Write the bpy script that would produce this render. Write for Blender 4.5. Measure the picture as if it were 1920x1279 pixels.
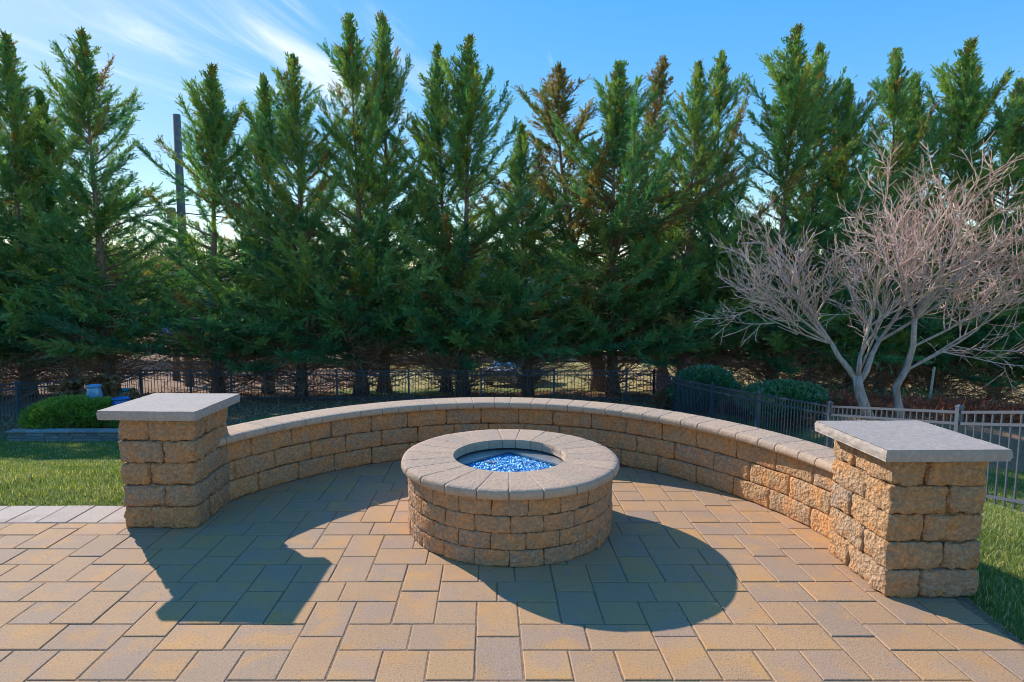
import bpy, bmesh, math, random
import numpy as np
from math import radians, sin, cos, tan, pi, atan2, hypot, sqrt
from mathutils import Vector, Matrix, noise as mnoise

for o in list(bpy.data.objects): bpy.data.objects.remove(o)
scene = bpy.context.scene
COL = scene.collection
random.seed(7)
RNG = np.random.default_rng(7)

# ------------------------------------------------------------------ camera
cam_d = bpy.data.cameras.new('camera'); cam = bpy.data.objects.new('camera', cam_d); COL.objects.link(cam)
scene.camera = cam
F_PX, PITCH, CAM_H = 1130.0, math.atan(109.5/1130.0), 1.5
cam_d.sensor_width = 36.0; cam_d.lens = 36.0*F_PX/1920.0
cam_d.shift_x = 42.0/1920.0
cam_d.clip_start = 0.05; cam_d.clip_end = 3000
cam.location = (0, 0, CAM_H); cam.rotation_euler = (pi/2-PITCH, 0, 0)
scene.render.resolution_x = 1024; scene.render.resolution_y = 682

# ------------------------------------------------------------------ light
SUN_AZ, SUN_EL = radians(41.8), radians(29.5)     # azimuth measured from +Y towards -X
SDIR = Vector((-sin(SUN_AZ)*cos(SUN_EL), cos(SUN_AZ)*cos(SUN_EL), sin(SUN_EL)))
sun_d = bpy.data.lights.new('sun', 'SUN'); sun_d.energy = 3.8; sun_d.angle = radians(0.5); sun_d.color = (1.0, 0.94, 0.87)
sun = bpy.data.objects.new('sun', sun_d); COL.objects.link(sun)
sun.rotation_euler = SDIR.to_track_quat('Z', 'Y').to_euler(); sun.location = (-20, 22, 20)

world = bpy.data.worlds.new('World'); scene.world = world; world.use_nodes = True
wt = world.node_tree; wt.nodes.clear()
def wn(t, **k):
    n = wt.nodes.new(t)
    for a, b in k.items(): setattr(n, a, b)
    return n
sky = wn('ShaderNodeTexSky', sky_type='NISHITA', sun_disc=False)
sky.sun_elevation = SUN_EL; sky.sun_rotation = -SUN_AZ
sky.altitude = 100; sky.air_density = 1.0; sky.dust_density = 0.15; sky.ozone_density = 1.0
hs = wn('ShaderNodeHueSaturation'); hs.inputs['Saturation'].default_value = 1.45
wt.links.new(sky.outputs[0], hs.inputs['Color'])
tc = wn('ShaderNodeTexCoord')
sc_ = wn('ShaderNodeSeparateColor'); wt.links.new(sky.outputs[0], sc_.inputs[0])
sep = wn('ShaderNodeSeparateXYZ'); wt.links.new(tc.outputs['Generated'], sep.inputs[0])
def wmath(op, a, b=None, c=None):
    n = wn('ShaderNodeMath', operation=op)
    for i, v in enumerate((a, b, c)):
        if v is None: continue
        if isinstance(v, (int, float)): n.inputs[i].default_value = v
        else: wt.links.new(v, n.inputs[i])
    return n.outputs[0]
soft = wmath('DIVIDE', 5.5, wmath('ADD', sc_.outputs[2], 2.0))      # gentle shoulder on the bright sky near the sun
vm = wn('ShaderNodeVectorMath', operation='SCALE'); wt.links.new(hs.outputs[0], vm.inputs[0]); wt.links.new(soft, vm.inputs['Scale'])
zc = wmath('MAXIMUM', sep.outputs[2], 0.06)
px_ = wmath('DIVIDE', sep.outputs[0], zc); py_ = wmath('DIVIDE', sep.outputs[1], zc)
comb = wn('ShaderNodeCombineXYZ'); wt.links.new(px_, comb.inputs[0]); wt.links.new(py_, comb.inputs[1])
mp0 = wn('ShaderNodeMapping'); wt.links.new(comb.outputs[0], mp0.inputs[0]); mp0.inputs['Rotation'].default_value = (0, 0, radians(-78))
mp = wn('ShaderNodeMapping'); wt.links.new(mp0.outputs[0], mp.inputs[0]); mp.inputs['Scale'].default_value = (0.42, 2.3, 1)
n1 = wn('ShaderNodeTexNoise'); n1.inputs['Scale'].default_value = 1.0; n1.inputs['Detail'].default_value = 7; n1.inputs['Roughness'].default_value = 0.58; n1.inputs['Distortion'].default_value = 0.9
wt.links.new(mp.outputs[0], n1.inputs['Vector'])
# cirrus bank drifting over the left of the view
vd = wn('ShaderNodeVectorMath', operation='DISTANCE'); wt.links.new(comb.outputs[0], vd.inputs[0]); vd.inputs[1].default_value = (-1.15, 2.9, 0)
mr = wn('ShaderNodeMapRange', interpolation_type='SMOOTHSTEP'); wt.links.new(vd.outputs['Value'], mr.inputs['Value'])
mr.inputs['From Min'].default_value = 0.35; mr.inputs['From Max'].default_value = 2.0; mr.inputs['To Min'].default_value = 0.13; mr.inputs['To Max'].default_value = -0.10
t1 = wmath('ADD', n1.outputs[0], mr.outputs[0])
cm = wn('ShaderNodeMapRange', interpolation_type='SMOOTHSTEP'); wt.links.new(t1, cm.inputs['Value'])
cm.inputs['From Min'].default_value = 0.54; cm.inputs['From Max'].default_value = 0.92; cm.inputs['To Max'].default_value = 0.8
mix = wn('ShaderNodeMix', data_type='RGBA')
wt.links.new(cm.outputs[0], mix.inputs[0]); wt.links.new(vm.outputs[0], mix.inputs[6]); mix.inputs[7].default_value = (4.6, 4.7, 5.0, 1)
bg = wn('ShaderNodeBackground'); bg.inputs['Strength'].default_value = 0.15
wt.links.new(mix.outputs[2], bg.inputs['Color'])
wo = wn('ShaderNodeOutputWorld'); wt.links.new(bg.outputs[0], wo.inputs[0])

scene.render.filter_size = 1.0
try: scene.cycles.filter_width = 1.0
except Exception: pass
scene.view_settings.view_transform = 'Standard'; scene.view_settings.look = 'None'
scene.view_settings.exposure = 0.88; scene.view_settings.gamma = 1.0

# ------------------------------------------------------------------ helpers
def tag(o, label=None, cat=None, group=None, kind=None):
    if label: o['label'] = label
    if cat: o['category'] = cat
    if group: o['group'] = group
    if kind: o['kind'] = kind
    return o
def link(name, me, mat=None, parent=None, loc=None):
    o = bpy.data.objects.new(name, me); COL.objects.link(o)
    if mat is not None and len(me.materials) == 0: me.materials.append(mat)
    if parent is not None: o.parent = parent
    if loc is not None: o.location = loc
    return o
def empty(name, loc=(0, 0, 0), rz=0.0):
    o = bpy.data.objects.new(name, None); COL.objects.link(o); o.location = loc; o.rotation_euler = (0, 0, rz)
    o.empty_display_size = 0.2
    return o
def mesh_np(name, V, F, smooth=False, attr=None):
    """V (n,3); F (m,k) array with constant k, or list of polygons"""
    me = bpy.data.meshes.new(name)
    V = np.asarray(V, dtype=np.float32)
    if isinstance(F, np.ndarray):
        m, k = F.shape
        me.vertices.add(len(V)); me.vertices.foreach_set('co', V.ravel())
        me.loops.add(m*k); me.loops.foreach_set('vertex_index', F.astype(np.int32).ravel())
        me.polygons.add(m); me.polygons.foreach_set('loop_start', np.arange(0, m*k, k, dtype=np.int32))
    else:
        me.from_pydata([tuple(v) for v in V], [], F)
    me.update(calc_edges=True)
    if smooth: me.polygons.foreach_set('use_smooth', np.ones(len(me.polygons), dtype=bool))
    if attr is not None:
        for an, av in attr.items():
            a = me.attributes.new(an, 'FLOAT', 'POINT'); a.data.foreach_set('value', np.asarray(av, dtype=np.float32))
    return me
class MB:
    """collects simple geometry into one mesh"""
    def __init__(s): s.v = []; s.f = []
    def add(s, vs, fs):
        b = len(s.v); s.v += [tuple(v) for v in vs]; s.f += [tuple(i+b for i in f) for f in fs]
    def box(s, x0, y0, z0, x1, y1, z1):
        s.add([(x0,y0,z0),(x1,y0,z0),(x1,y1,z0),(x0,y1,z0),(x0,y0,z1),(x1,y0,z1),(x1,y1,z1),(x0,y1,z1)],
              [(0,3,2,1),(4,5,6,7),(0,1,5,4),(1,2,6,5),(2,3,7,6),(3,0,4,7)])
    def tube(s, pts, rad, n=8, cap=True):
        pts = [Vector(p) for p in pts]
        rings = []; up = Vector((0.13, 0.2, 1)).normalized()
        for i, p in enumerate(pts):
            d = (pts[min(i+1, len(pts)-1)]-pts[max(i-1, 0)]).normalized()
            a = d.cross(up)
            if a.length < 1e-3: a = d.cross(Vector((1, 0, 0)))
            a.normalize(); b = d.cross(a)
            r = rad[i] if hasattr(rad, '__len__') else rad
            rings.append([p+(a*cos(2*pi*k/n)+b*sin(2*pi*k/n))*r for k in range(n)])
        vs = [v for r in rings for v in r]; fs = []
        for i in range(len(pts)-1):
            for k in range(n):
                fs.append((i*n+k, i*n+(k+1) % n, (i+1)*n+(k+1) % n, (i+1)*n+k))
        if cap: fs.append(tuple(range(n))[::-1]); fs.append(tuple((len(pts)-1)*n+k for k in range(n)))
        s.add(vs, fs)
    def lathe(s, prof, n=24, c=(0, 0, 0)):
        vs = []; fs = []
        for r, z in prof:
            for k in range(n): vs.append((c[0]+r*cos(2*pi*k/n), c[1]+r*sin(2*pi*k/n), c[2]+z))
        for i in range(len(prof)-1):
            for k in range(n): fs.append((i*n+k, i*n+(k+1) % n, (i+1)*n+(k+1) % n, (i+1)*n+k))
        s.add(vs, fs)
    def mesh(s, name, smooth=False):
        me = bpy.data.meshes.new(name); me.from_pydata(s.v, [], s.f); me.update()
        if smooth: me.polygons.foreach_set('use_smooth', np.ones(len(me.polygons), dtype=bool))
        return me
    def build(s, name, mat, parent=None, loc=None, smooth=False): return link(name, s.mesh(name, smooth), mat, parent, loc)

# ------------------------------------------------------------------ materials
class NT:
    def __init__(s, name):
        s.m = bpy.data.materials.new(name); s.m.use_nodes = True; s.t = s.m.node_tree; s.t.nodes.clear()
        s.out = s.t.nodes.new('ShaderNodeOutputMaterial')
    def n(s, t, **k):
        x = s.t.nodes.new(t)
        for a, b in k.items(): setattr(x, a, b)
        return x
    def set(s, sock, v):
        if isinstance(v, bpy.types.NodeSocket): s.t.links.new(v, sock)
        else:
            if isinstance(v, (tuple, list)) and len(v) == 3 and sock.type == 'RGBA': v = (*v, 1)
            sock.default_value = v
    def math(s, op, a, b=None, clamp=False):
        x = s.n('ShaderNodeMath', operation=op); x.use_clamp = clamp
        s.set(x.inputs[0], a)
        if b is not None: s.set(x.inputs[1], b)
        return x.outputs[0]
    def mix(s, f, a, b, mode='MIX'):
        x = s.n('ShaderNodeMix', data_type='RGBA', blend_type=mode); s.set(x.inputs[0], f); s.set(x.inputs[6], a); s.set(x.inputs[7], b); return x.outputs[2]
    def noise(s, vec, scale, detail=4, rough=0.55, dist=0.0, col=False):
        x = s.n('ShaderNodeTexNoise'); x.inputs['Scale'].default_value = scale; x.inputs['Detail'].default_value = detail
        x.inputs['Roughness'].default_value = rough; x.inputs['Distortion'].default_value = dist
        s.set(x.inputs['Vector'], vec); return x.outputs[1 if col else 0]
    def ramp(s, f, lo, hi, a=0.0, b=1.0):
        x = s.n('ShaderNodeMapRange', interpolation_type='SMOOTHSTEP'); s.set(x.inputs[0], f)
        x.inputs[1].default_value = lo; x.inputs[2].default_value = hi; x.inputs[3].default_value = a; x.inputs[4].default_value = b
        return x.outputs[0]
    def cramp(s, f, stops, interp='LINEAR'):
        x = s.n('ShaderNodeValToRGB'); s.set(x.inputs[0], f); x.color_ramp.interpolation = interp
        el = x.color_ramp.elements
        while len(el) < len(stops): el.new(0.5)
        for e, (p, c) in zip(el, stops): e.position = p; e.color = (*c, 1)
        return x.outputs[0]
    def bump(s, h, strength=0.5, dist=0.01, normal=None):
        x = s.n('ShaderNodeBump'); x.inputs['Strength'].default_value = strength; x.inputs['Distance'].default_value = dist
        s.set(x.inputs['Height'], h)
        if normal is not None: s.set(x.inputs['Normal'], normal)
        return x.outputs[0]
    def princ(s, col, rough=0.8, spec=0.3, normal=None, metal=0.0, **kw):
        x = s.n('ShaderNodeBsdfPrincipled'); s.set(x.inputs['Base Color'], col); s.set(x.inputs['Roughness'], rough)
        x.inputs['Specular IOR Level'].default_value = spec; x.inputs['Metallic'].default_value = metal
        if normal is not None: s.set(x.inputs['Normal'], normal)
        for k, v in kw.items(): s.set(x.inputs[k.replace('_', ' ')], v)
        s.t.links.new(x.outputs[0], s.out.inputs[0]); return x
    def pos(s):   # world position
        return s.n('ShaderNodeNewGeometry').outputs['Position']
    def rand(s):
        o = s.n('ShaderNodeObjectInfo').outputs['Random']; i = s.n('ShaderNodeNewGeometry').outputs['Random Per Island']
        return s.math('FRACT', s.math('ADD', o, i))
    def sub(s, v, r, k=37.0):   # offset coordinates by a random amount
        x = s.n('ShaderNodeVectorMath', operation='ADD'); s.set(x.inputs[0], v)
        c = s.n('ShaderNodeCombineXYZ'); s.set(c.inputs[0], s.math('MULTIPLY', r, k)); s.set(c.inputs[1], s.math('MULTIPLY', r, k*1.7)); s.set(c.inputs[2], s.math('MULTIPLY', r, k*.6))
        s.set(x.inputs[1], c.outputs[0]); return x.outputs[0]

def stone_material(name, stops, rust, rust_amt, fine=0.6, speck=0.35, bump=0.7, light=1.0, calm=1.0, gain=1.0):
    wm = (1.02, .97, .92) if calm == 1 else (1, .98, .95)
    stops = [(p_, tuple(min(.8, c_*gain*k_) for c_, k_ in zip(q_, wm))) for p_, q_ in stops]; rust = tuple(min(.85, c_*gain*k_) for c_, k_ in zip(rust, (1.05, .95, .85))); light = light*gain
    t = NT(name); r = t.rand(); p = t.sub(t.pos(), r)
    base = t.cramp(r, stops)
    big = t.noise(p, 7.0, 5, 0.62, 0.4)
    c = t.mix(t.ramp(big, 0.54-rust_amt*0.2, 0.64-rust_amt*0.15, 0, .68*min(1, calm*1.3)), base, rust)
    g2 = t.noise(p, 16.0, 4, 0.6)
    c = t.mix(t.ramp(g2, 0.52, 0.75, 0, 0.45*min(1, calm*1.5)), c, (0.27*light, 0.19*light, 0.135*light))
    grain = t.noise(p, 120.0, 4, 0.75)
    c = t.mix(t.ramp(grain, 0.58, 0.72, 0, speck), c, (0.62*light, 0.50*light, 0.38*light))
    c = t.mix(t.ramp(grain, 0.42, 0.28, 0, speck*1.2), c, (0.10, 0.075, 0.055))
    mid = t.noise(p, 46.0, 4, 0.65)
    c = t.mix(t.ramp(mid, 0.52, 0.68, 0, 0.45*calm), c, t.mix(0.5, rust, (0.60, 0.45, 0.30)))
    c = t.mix(t.ramp(mid, 0.3, 0.7, 0.45*calm, 0.0), c, (0.14, 0.10, 0.07))
    vo = t.n('ShaderNodeTexVoronoi'); vo.inputs['Scale'].default_value = 55.0; t.set(vo.inputs['Vector'], t.noise(p, 9.0, 2, .5, 0, True) if False else p)
    vo2 = t.n('ShaderNodeTexVoronoi', feature='SMOOTH_F1'); vo2.inputs['Scale'].default_value = 21.0; t.set(vo2.inputs['Vector'], p)
    h = t.math('ADD', t.math('MULTIPLY', mid, 1.0), t.math('MULTIPLY', grain, fine))
    h = t.math('ADD', h, t.math('ADD', t.math('MULTIPLY', vo.outputs['Distance'], .8*calm), t.math('MULTIPLY', vo2.outputs['Distance'], 1.1*calm)))
    nb = t.bump(h, bump, 0.018)
    t.princ(c, 0.9, 0.2, nb); return t.m

M = {}
M['paver'] = (lambda: None)
def paver_mat(name, stops, rust, mixamt):
    t = NT(name); r = t.rand(); wp = t.pos(); p = t.sub(wp, r, 11)
    base = t.cramp(r, stops)
    cl = t.noise(p, 5.5, 4, 0.6, 0.3)
    c = t.mix(t.ramp(cl, 0.48, 0.68, 0, mixamt), base, rust)
    c = t.mix(t.ramp(t.noise(p, 4.2, 3, 0.5), 0.50, 0.66, 0, 0.45), c, (0.36, 0.245, 0.185))
    grain = t.noise(wp, 170.0, 3, 0.8); g3 = t.noise(wp, 110.0, 3, 0.7)
    c = t.mix(t.ramp(grain, 0.52, 0.68, 0, 0.5), c, (0.66, 0.47, 0.32))
    c = t.mix(t.ramp(g3, 0.46, 0.30, 0, 0.65), c, (0.15, 0.10, 0.07))
    st = t.noise(wp, 1.3, 5, 0.6); c = t.mix(t.ramp(st, 0.35, 0.7, 0.22, 0.0), c, (0.20, 0.15, 0.12))
    nb = t.bump(t.math('ADD', grain, t.math('MULTIPLY', g3, 0.8)), 0.5, 0.004)
    t.princ(c, 0.85, 0.25, nb); return t.m
M['paver'] = paver_mat('paver_concrete', [(0.0, (0.50, 0.275, 0.115)), (0.25, (0.43, 0.255, 0.135)), (0.5, (0.53, 0.29, 0.12)), (0.72, (0.38, 0.245, 0.15)), (1.0, (0.49, 0.275, 0.13))], (0.58, 0.285, 0.085), 0.7)
M['border'] = paver_mat('border_concrete', [(0.0, (0.46, 0.36, 0.29)), (0.5, (0.50, 0.40, 0.32)), (1.0, (0.44, 0.35, 0.29))], (0.48, 0.36, 0.26), 0.4)
M['wallstone'] = stone_material('tumbled_wall_stone', [(0.0, (0.46, 0.265, 0.12)), (0.3, (0.37, 0.24, 0.135)), (0.6, (0.48, 0.275, 0.12)), (1.0, (0.34, 0.235, 0.15))], (0.54, 0.255, 0.085), 0.42, speck=.45, gain=1.38)
M['pitstone'] = stone_material('fire_pit_stone', [(0.0, (0.35, 0.205, 0.11)), (0.5, (0.30, 0.195, 0.125)), (1.0, (0.38, 0.215, 0.105))], (0.48, 0.22, 0.08), 0.3, speck=.4, gain=1.5)
M['pillarstone'] = stone_material('pillar_stone', [(0.0, (0.41, 0.265, 0.15)), (0.4, (0.37, 0.26, 0.17)), (0.7, (0.43, 0.26, 0.13)), (1.0, (0.35, 0.26, 0.185))], (0.53, 0.26, 0.095), 0.3, speck=0.7, bump=1.0, gain=1.38)
M['coping'] = stone_material('coping_stone', [(0.0, (0.46, 0.33, 0.235)), (0.5, (0.51, 0.36, 0.245)), (1.0, (0.43, 0.315, 0.235))], (0.45, 0.36, 0.27), 0.2, fine=0.4, speck=0.25, bump=0.3, calm=.5, gain=1.05)
M['pitcoping'] = stone_material('fire_pit_coping_stone', [(0.0, (0.43, 0.305, 0.225)), (0.5, (0.47, 0.335, 0.235)), (1.0, (0.39, 0.29, 0.22))], (0.43, 0.31, 0.22), 0.25, fine=0.5, speck=0.45, bump=0.4, calm=.35, gain=1.08)
M['slab'] = stone_material('grey_slab_stone', [(0.0, (0.37, 0.325, 0.295)), (1.0, (0.40, 0.345, 0.31))], (0.43, 0.39, 0.35), 0.1, fine=0.4, speck=0.2, bump=0.15, calm=.45, gain=1.0)
M['retain'] = stone_material('ledge_stone', [(0.0, (0.26, 0.25, 0.27)), (0.5, (0.52, 0.50, 0.50)), (1.0, (0.36, 0.30, 0.29))], (0.46, 0.36, 0.3), 0.2)
def simple(name, col, rough=0.6, metal=0.0, spec=0.4, var=0.0, vs=12.0, col2=None):
    t = NT(name); c = (*col, 1)
    if var > 0:
        c = t.mix(t.ramp(t.noise(t.pos(), vs, 4), 0.35, 0.65, 0, var), c, (*(col2 or [x*0.5 for x in col]), 1))
    t.princ(c, rough, spec, None, metal); return t.m
M['sand'] = simple('joint_sand', (0.30, 0.18, 0.105), 0.95, var=0.8, vs=40)
M['fence'] = simple('black_fence_paint', (0.085, 0.095, 0.12), 0.4, spec=0.6)
M['steel'] = simple('brushed_steel', (0.46, 0.46, 0.45), 0.38, 0.7, var=0.4, vs=20)
M['liner'] = simple('liner_steel', (0.16, 0.15, 0.15), 0.6, 0.5)
M['pole'] = simple('weathered_pole_wood', (0.24, 0.21, 0.19), 0.9, var=0.5, vs=5)
M['cable'] = simple('black_cable', (0.02, 0.02, 0.022), 0.5)
M['canister'] = simple('grey_transformer_paint', (0.25, 0.27, 0.3), 0.5)
M['stake'] = simple('pale_stake_wood', (0.45, 0.40, 0.30), 0.8, var=0.5)

def bark_mat(name, c1, c2, scale=9.0):
    t = NT(name); p = t.n('ShaderNodeMapping'); t.set(p.inputs[0], t.pos()); p.inputs['Scale'].default_value = (1, 1, 0.18)
    nz = t.noise(p.outputs[0], scale*2, 5, 0.65)
    t.princ(t.mix(t.ramp(nz, 0.35, 0.65), c1, c2), 0.9, 0.15, t.bump(nz, 0.8, 0.03)); return t.m
M['bark'] = bark_mat('cypress_bark', (0.17, 0.105, 0.075), (0.34, 0.23, 0.17))
M['twigbark'] = bark_mat('dead_twig_bark', (0.30, 0.16, 0.09), (0.50, 0.32, 0.20))
M['greybark'] = bark_mat('smooth_grey_bark', (0.36, 0.26, 0.22), (0.56, 0.43, 0.36))
M['pinktwig'] = bark_mat('reddish_twig_bark', (0.58, 0.35, 0.27), (0.80, 0.58, 0.49))
M['farbark'] = bark_mat('far_tree_bark', (0.14, 0.11, 0.10), (0.22, 0.18, 0.16))

def leaf_mat(name, stops, trans=0.35, gloss=0.12, tr_tint=(1.25, 1.3, 0.6)):
    t = NT(name)
    a = t.n('ShaderNodeAttribute', attribute_name='tint').outputs['Fac']
    c = t.cramp(a, stops)
    d = t.n('ShaderNodeBsdfDiffuse'); t.set(d.inputs[0], c)
    tl = t.n('ShaderNodeBsdfTranslucent'); t.set(tl.inputs[0], t.mix(1.0, c, tr_tint, 'MULTIPLY'))
    gl = t.n('ShaderNodeBsdfGlossy'); gl.inputs['Roughness'].default_value = 0.5; gl.inputs[0].default_value = (0.8, 0.9, 0.9, 1)
    m1 = t.n('ShaderNodeMixShader'); m1.inputs[0].default_value = trans; t.t.links.new(d.outputs[0], m1.inputs[1]); t.t.links.new(tl.outputs[0], m1.inputs[2])
    m2 = t.n('ShaderNodeMixShader'); m2.inputs[0].default_value = gloss*0.35; t.t.links.new(m1.outputs[0], m2.inputs[1]); t.t.links.new(gl.outputs[0], m2.inputs[2])
    t.t.links.new(m2.outputs[0], t.out.inputs[0]); return t.m
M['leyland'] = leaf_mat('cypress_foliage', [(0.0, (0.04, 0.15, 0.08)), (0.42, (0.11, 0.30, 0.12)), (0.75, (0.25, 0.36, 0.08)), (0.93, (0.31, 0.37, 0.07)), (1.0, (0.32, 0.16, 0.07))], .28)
M['rusty'] = leaf_mat('rusty_conifer_foliage', [(0.0, (0.07, 0.13, 0.05)), (0.42, (0.13, 0.20, 0.06)), (0.56, (0.22, 0.18, 0.07)), (0.68, (0.33, 0.19, 0.09)), (0.85, (0.22, 0.24, 0.06)), (1.0, (0.34, 0.19, 0.10))])
M['shrub'] = leaf_mat('laurel_leaf', [(0.0, (0.035, 0.14, 0.055)), (0.6, (0.07, 0.23, 0.08)), (1.0, (0.18, 0.36, 0.09))], 0.3, 0.3)
M['juniper'] = leaf_mat('yellow_green_juniper_leaf', [(0.0, (0.15, 0.22, 0.03)), (0.6, (0.28, 0.36, 0.04)), (1.0, (0.44, 0.46, 0.07))])
M['redleaf'] = leaf_mat('red_leaf', [(0.0, (0.16, 0.03, 0.02)), (0.6, (0.28, 0.07, 0.03)), (1.0, (0.36, 0.15, 0.07))], 0.3)
M['litter'] = leaf_mat('dry_leaf', [(0.0, (0.20, 0.09, 0.05)), (0.5, (0.36, 0.18, 0.09)), (0.8, (0.48, 0.30, 0.16)), (1.0, (0.55, 0.40, 0.25))], 0.2, 0.0)
M['dryflower'] = leaf_mat('dried_flower', [(0.0, (0.28, 0.11, 0.05)), (0.5, (0.42, 0.19, 0.09)), (1.0, (0.5, 0.28, 0.16))], 0.3, 0)
M['grass'] = leaf_mat('lawn_grass', [(0.0, (0.075, 0.125, 0.025)), (0.4, (0.165, 0.225, 0.04)), (0.7, (0.31, 0.32, 0.075)), (0.85, (0.50, 0.43, 0.18)), (1.0, (0.60, 0.50, 0.28))], 0.35, 0.05)

# ------------------------------------------------------------------ terrain
def smooth(x): x = np.clip(x, 0, 1); return x*x*(3-2*x)
PX1 = 2.225         # right edge of the paving
def patio_dist(X, Y):
    """distance outside the paved area"""
    dc = np.hypot(X, Y-3.1)-2.33
    dx = np.maximum(X-PX1, 0); dy = np.maximum(Y-3.95, 0)
    db = np.hypot(dx, dy)
    db = np.where(X > -2.3, np.hypot(np.maximum(X-PX1, 0), np.maximum(Y-3.1, 0)), np.hypot(dx, dy))
    inside = (X < PX1) & (X > -6.5) & (Y > -4.0) & (Y < np.where(X < -2.3, 3.95, 3.1))
    db = np.where(inside, -0.3, db)
    return np.minimum(dc, db)
def ground_z(X, Y):
    X = np.asarray(X, float); Y = np.asarray(Y, float)
    d = patio_dist(X, Y)
    z = np.interp(d, [-0.12, -0.03, 0.35, 1.0, 3.0, 5.3, 7.4, 9.5, 12.4, 17.8, 21, 30, 45, 80, 160, 400],
                  [-0.09, -0.012, -0.02, -0.10, -0.62, -1.32, -1.78, -2.08, -2.48, -2.98, -3.2, -4.1, -4.6, -4.2, 2.0, 12.0])
    berm = 0.85*smooth((X-6.5)/1.6)*np.exp(-((Y-14.5)/4.5)**2)*smooth((20-X)/6)
    bed = 0.10*smooth((-6-X)/1.0)*smooth((Y-13.6)/0.3)*smooth((20-Y)/3)
    far = 0.35*np.sin(X*0.11+1)*smooth((d-20)/20)
    return z+berm+bed+far
def axis(a, b, fine_a, fine_b, h, g=1.16):
    xs = list(np.arange(fine_a, fine_b, h)); s = h; x = fine_b
    while x < b: xs.append(x); s *= g; x += s
    s = h; x = fine_a-h
    while x > a: xs.insert(0, x); s *= g; x -= s
    return np.array(xs)
gx = axis(-330, 330, -5.0, 6.0, 0.1, 1.09); gy = axis(-30, 420, 1.5, 8.0, 0.1, 1.09)
GX, GY = np.meshgrid(gx, gy); GZ = ground_z(GX, GY)
nx_, ny_ = len(gx), len(gy)
idx = np.arange(nx_*ny_).reshape(ny_, nx_)
GF = np.stack([idx[:-1, :-1], idx[:-1, 1:], idx[1:, 1:], idx[1:, :-1]], -1).reshape(-1, 4)
def bed_mask(X, Y):
    m = smooth((Y-13.5)/0.5)*smooth((-6.5-X)/1.0)                       # bed behind the ledge wall
    m = np.maximum(m, smooth((Y-17.5-0.8*np.sin(X*0.8))/1.5)*smooth((25.6+0.9*np.sin(X*.5)-Y)/1.2))   # under the cypresses
    m = np.maximum(m, smooth((X-6.9)/0.6)*smooth((Y-9)/2)*smooth((30-Y)/3))
    m = np.maximum(m, 0.75*smooth((0.45-patio_dist(X, Y))/0.4)*smooth((Y-4.3)/.3))
    return m
BED = bed_mask(GX, GY)
DRY = np.clip(smooth((GX-3)/5)*smooth((GY-24)/3)+smooth((-11-GX)/4)*smooth((GY-26)/4)*.8, 0, 1)
DRY = np.maximum(DRY, .6*smooth((GY-26)/2))
gme = mesh_np('terrain', np.stack([GX.ravel(), GY.ravel(), GZ.ravel()], -1), GF, True, {'bed': BED.ravel(), 'dry': DRY.ravel()})
t = NT('lawn_and_mulch'); p = t.pos()
bed = t.n('ShaderNodeAttribute', attribute_name='bed').outputs['Fac']; dry = t.n('ShaderNodeAttribute', attribute_name='dry').outputs['Fac']
g1 = t.noise(p, 2.2, 6, 0.65); g2 = t.noise(p, 60.0, 4, 0.7); g4 = t.noise(p, 14, 4, .6)
lawn = t.mix(t.ramp(g1, 0.3, 0.7), (0.10, 0.145, 0.03), (0.19, 0.23, 0.06)); lawn = t.mix(t.ramp(g2, 0.45, 0.75, 0, 0.75), lawn, (0.34, 0.31, 0.12))
dryc = t.mix(t.ramp(g4, 0.3, 0.7), (0.55, 0.37, 0.16), (0.40, 0.31, 0.13)); lawn = t.mix(dry, lawn, dryc)
mul = t.mix(t.ramp(g2, 0.3, 0.7), (0.17, 0.10, 0.065), (0.46, 0.27, 0.16)); mul = t.mix(t.ramp(g4, 0.5, 0.75, 0, .6), mul, (0.30, 0.16, 0.09))
bm_ = t.ramp(t.math('ADD', bed, t.math('MULTIPLY', t.math('SUBTRACT', g4, 0.5), 0.6)), 0.35, 0.65)
t.princ(t.mix(bm_, lawn, mul), 0.95, 0.1, t.bump(t.math('ADD', g2, g4), 0.9, 0.03)); M['ground'] = t.m
tag(link('ground', gme, M['ground']), kind='structure')

# road far beyond the trees
rd = MB(); rp = [(-160, 52), (-60, 47), (-20, 45), (20, 44.5), (60, 47), (160, 55)]
rx = np.linspace(-160, 160, 90); ry = np.interp(rx, [a for a, b in rp], [b for a, b in rp])
V = []
for x, y in zip(rx, ry):
    for k in (-3.2, 3.2): V.append((x, y+k, float(ground_z(x, y+k))+0.10))
rd.add(V, [(2*i, 2*i+2, 2*i+3, 2*i+1) for i in range(len(rx)-1)])
tag(rd.build('road', simple('asphalt', (0.055, 0.052, 0.055), 1.0, spec=0.0, var=0.4, vs=3)), kind='structure')

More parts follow.
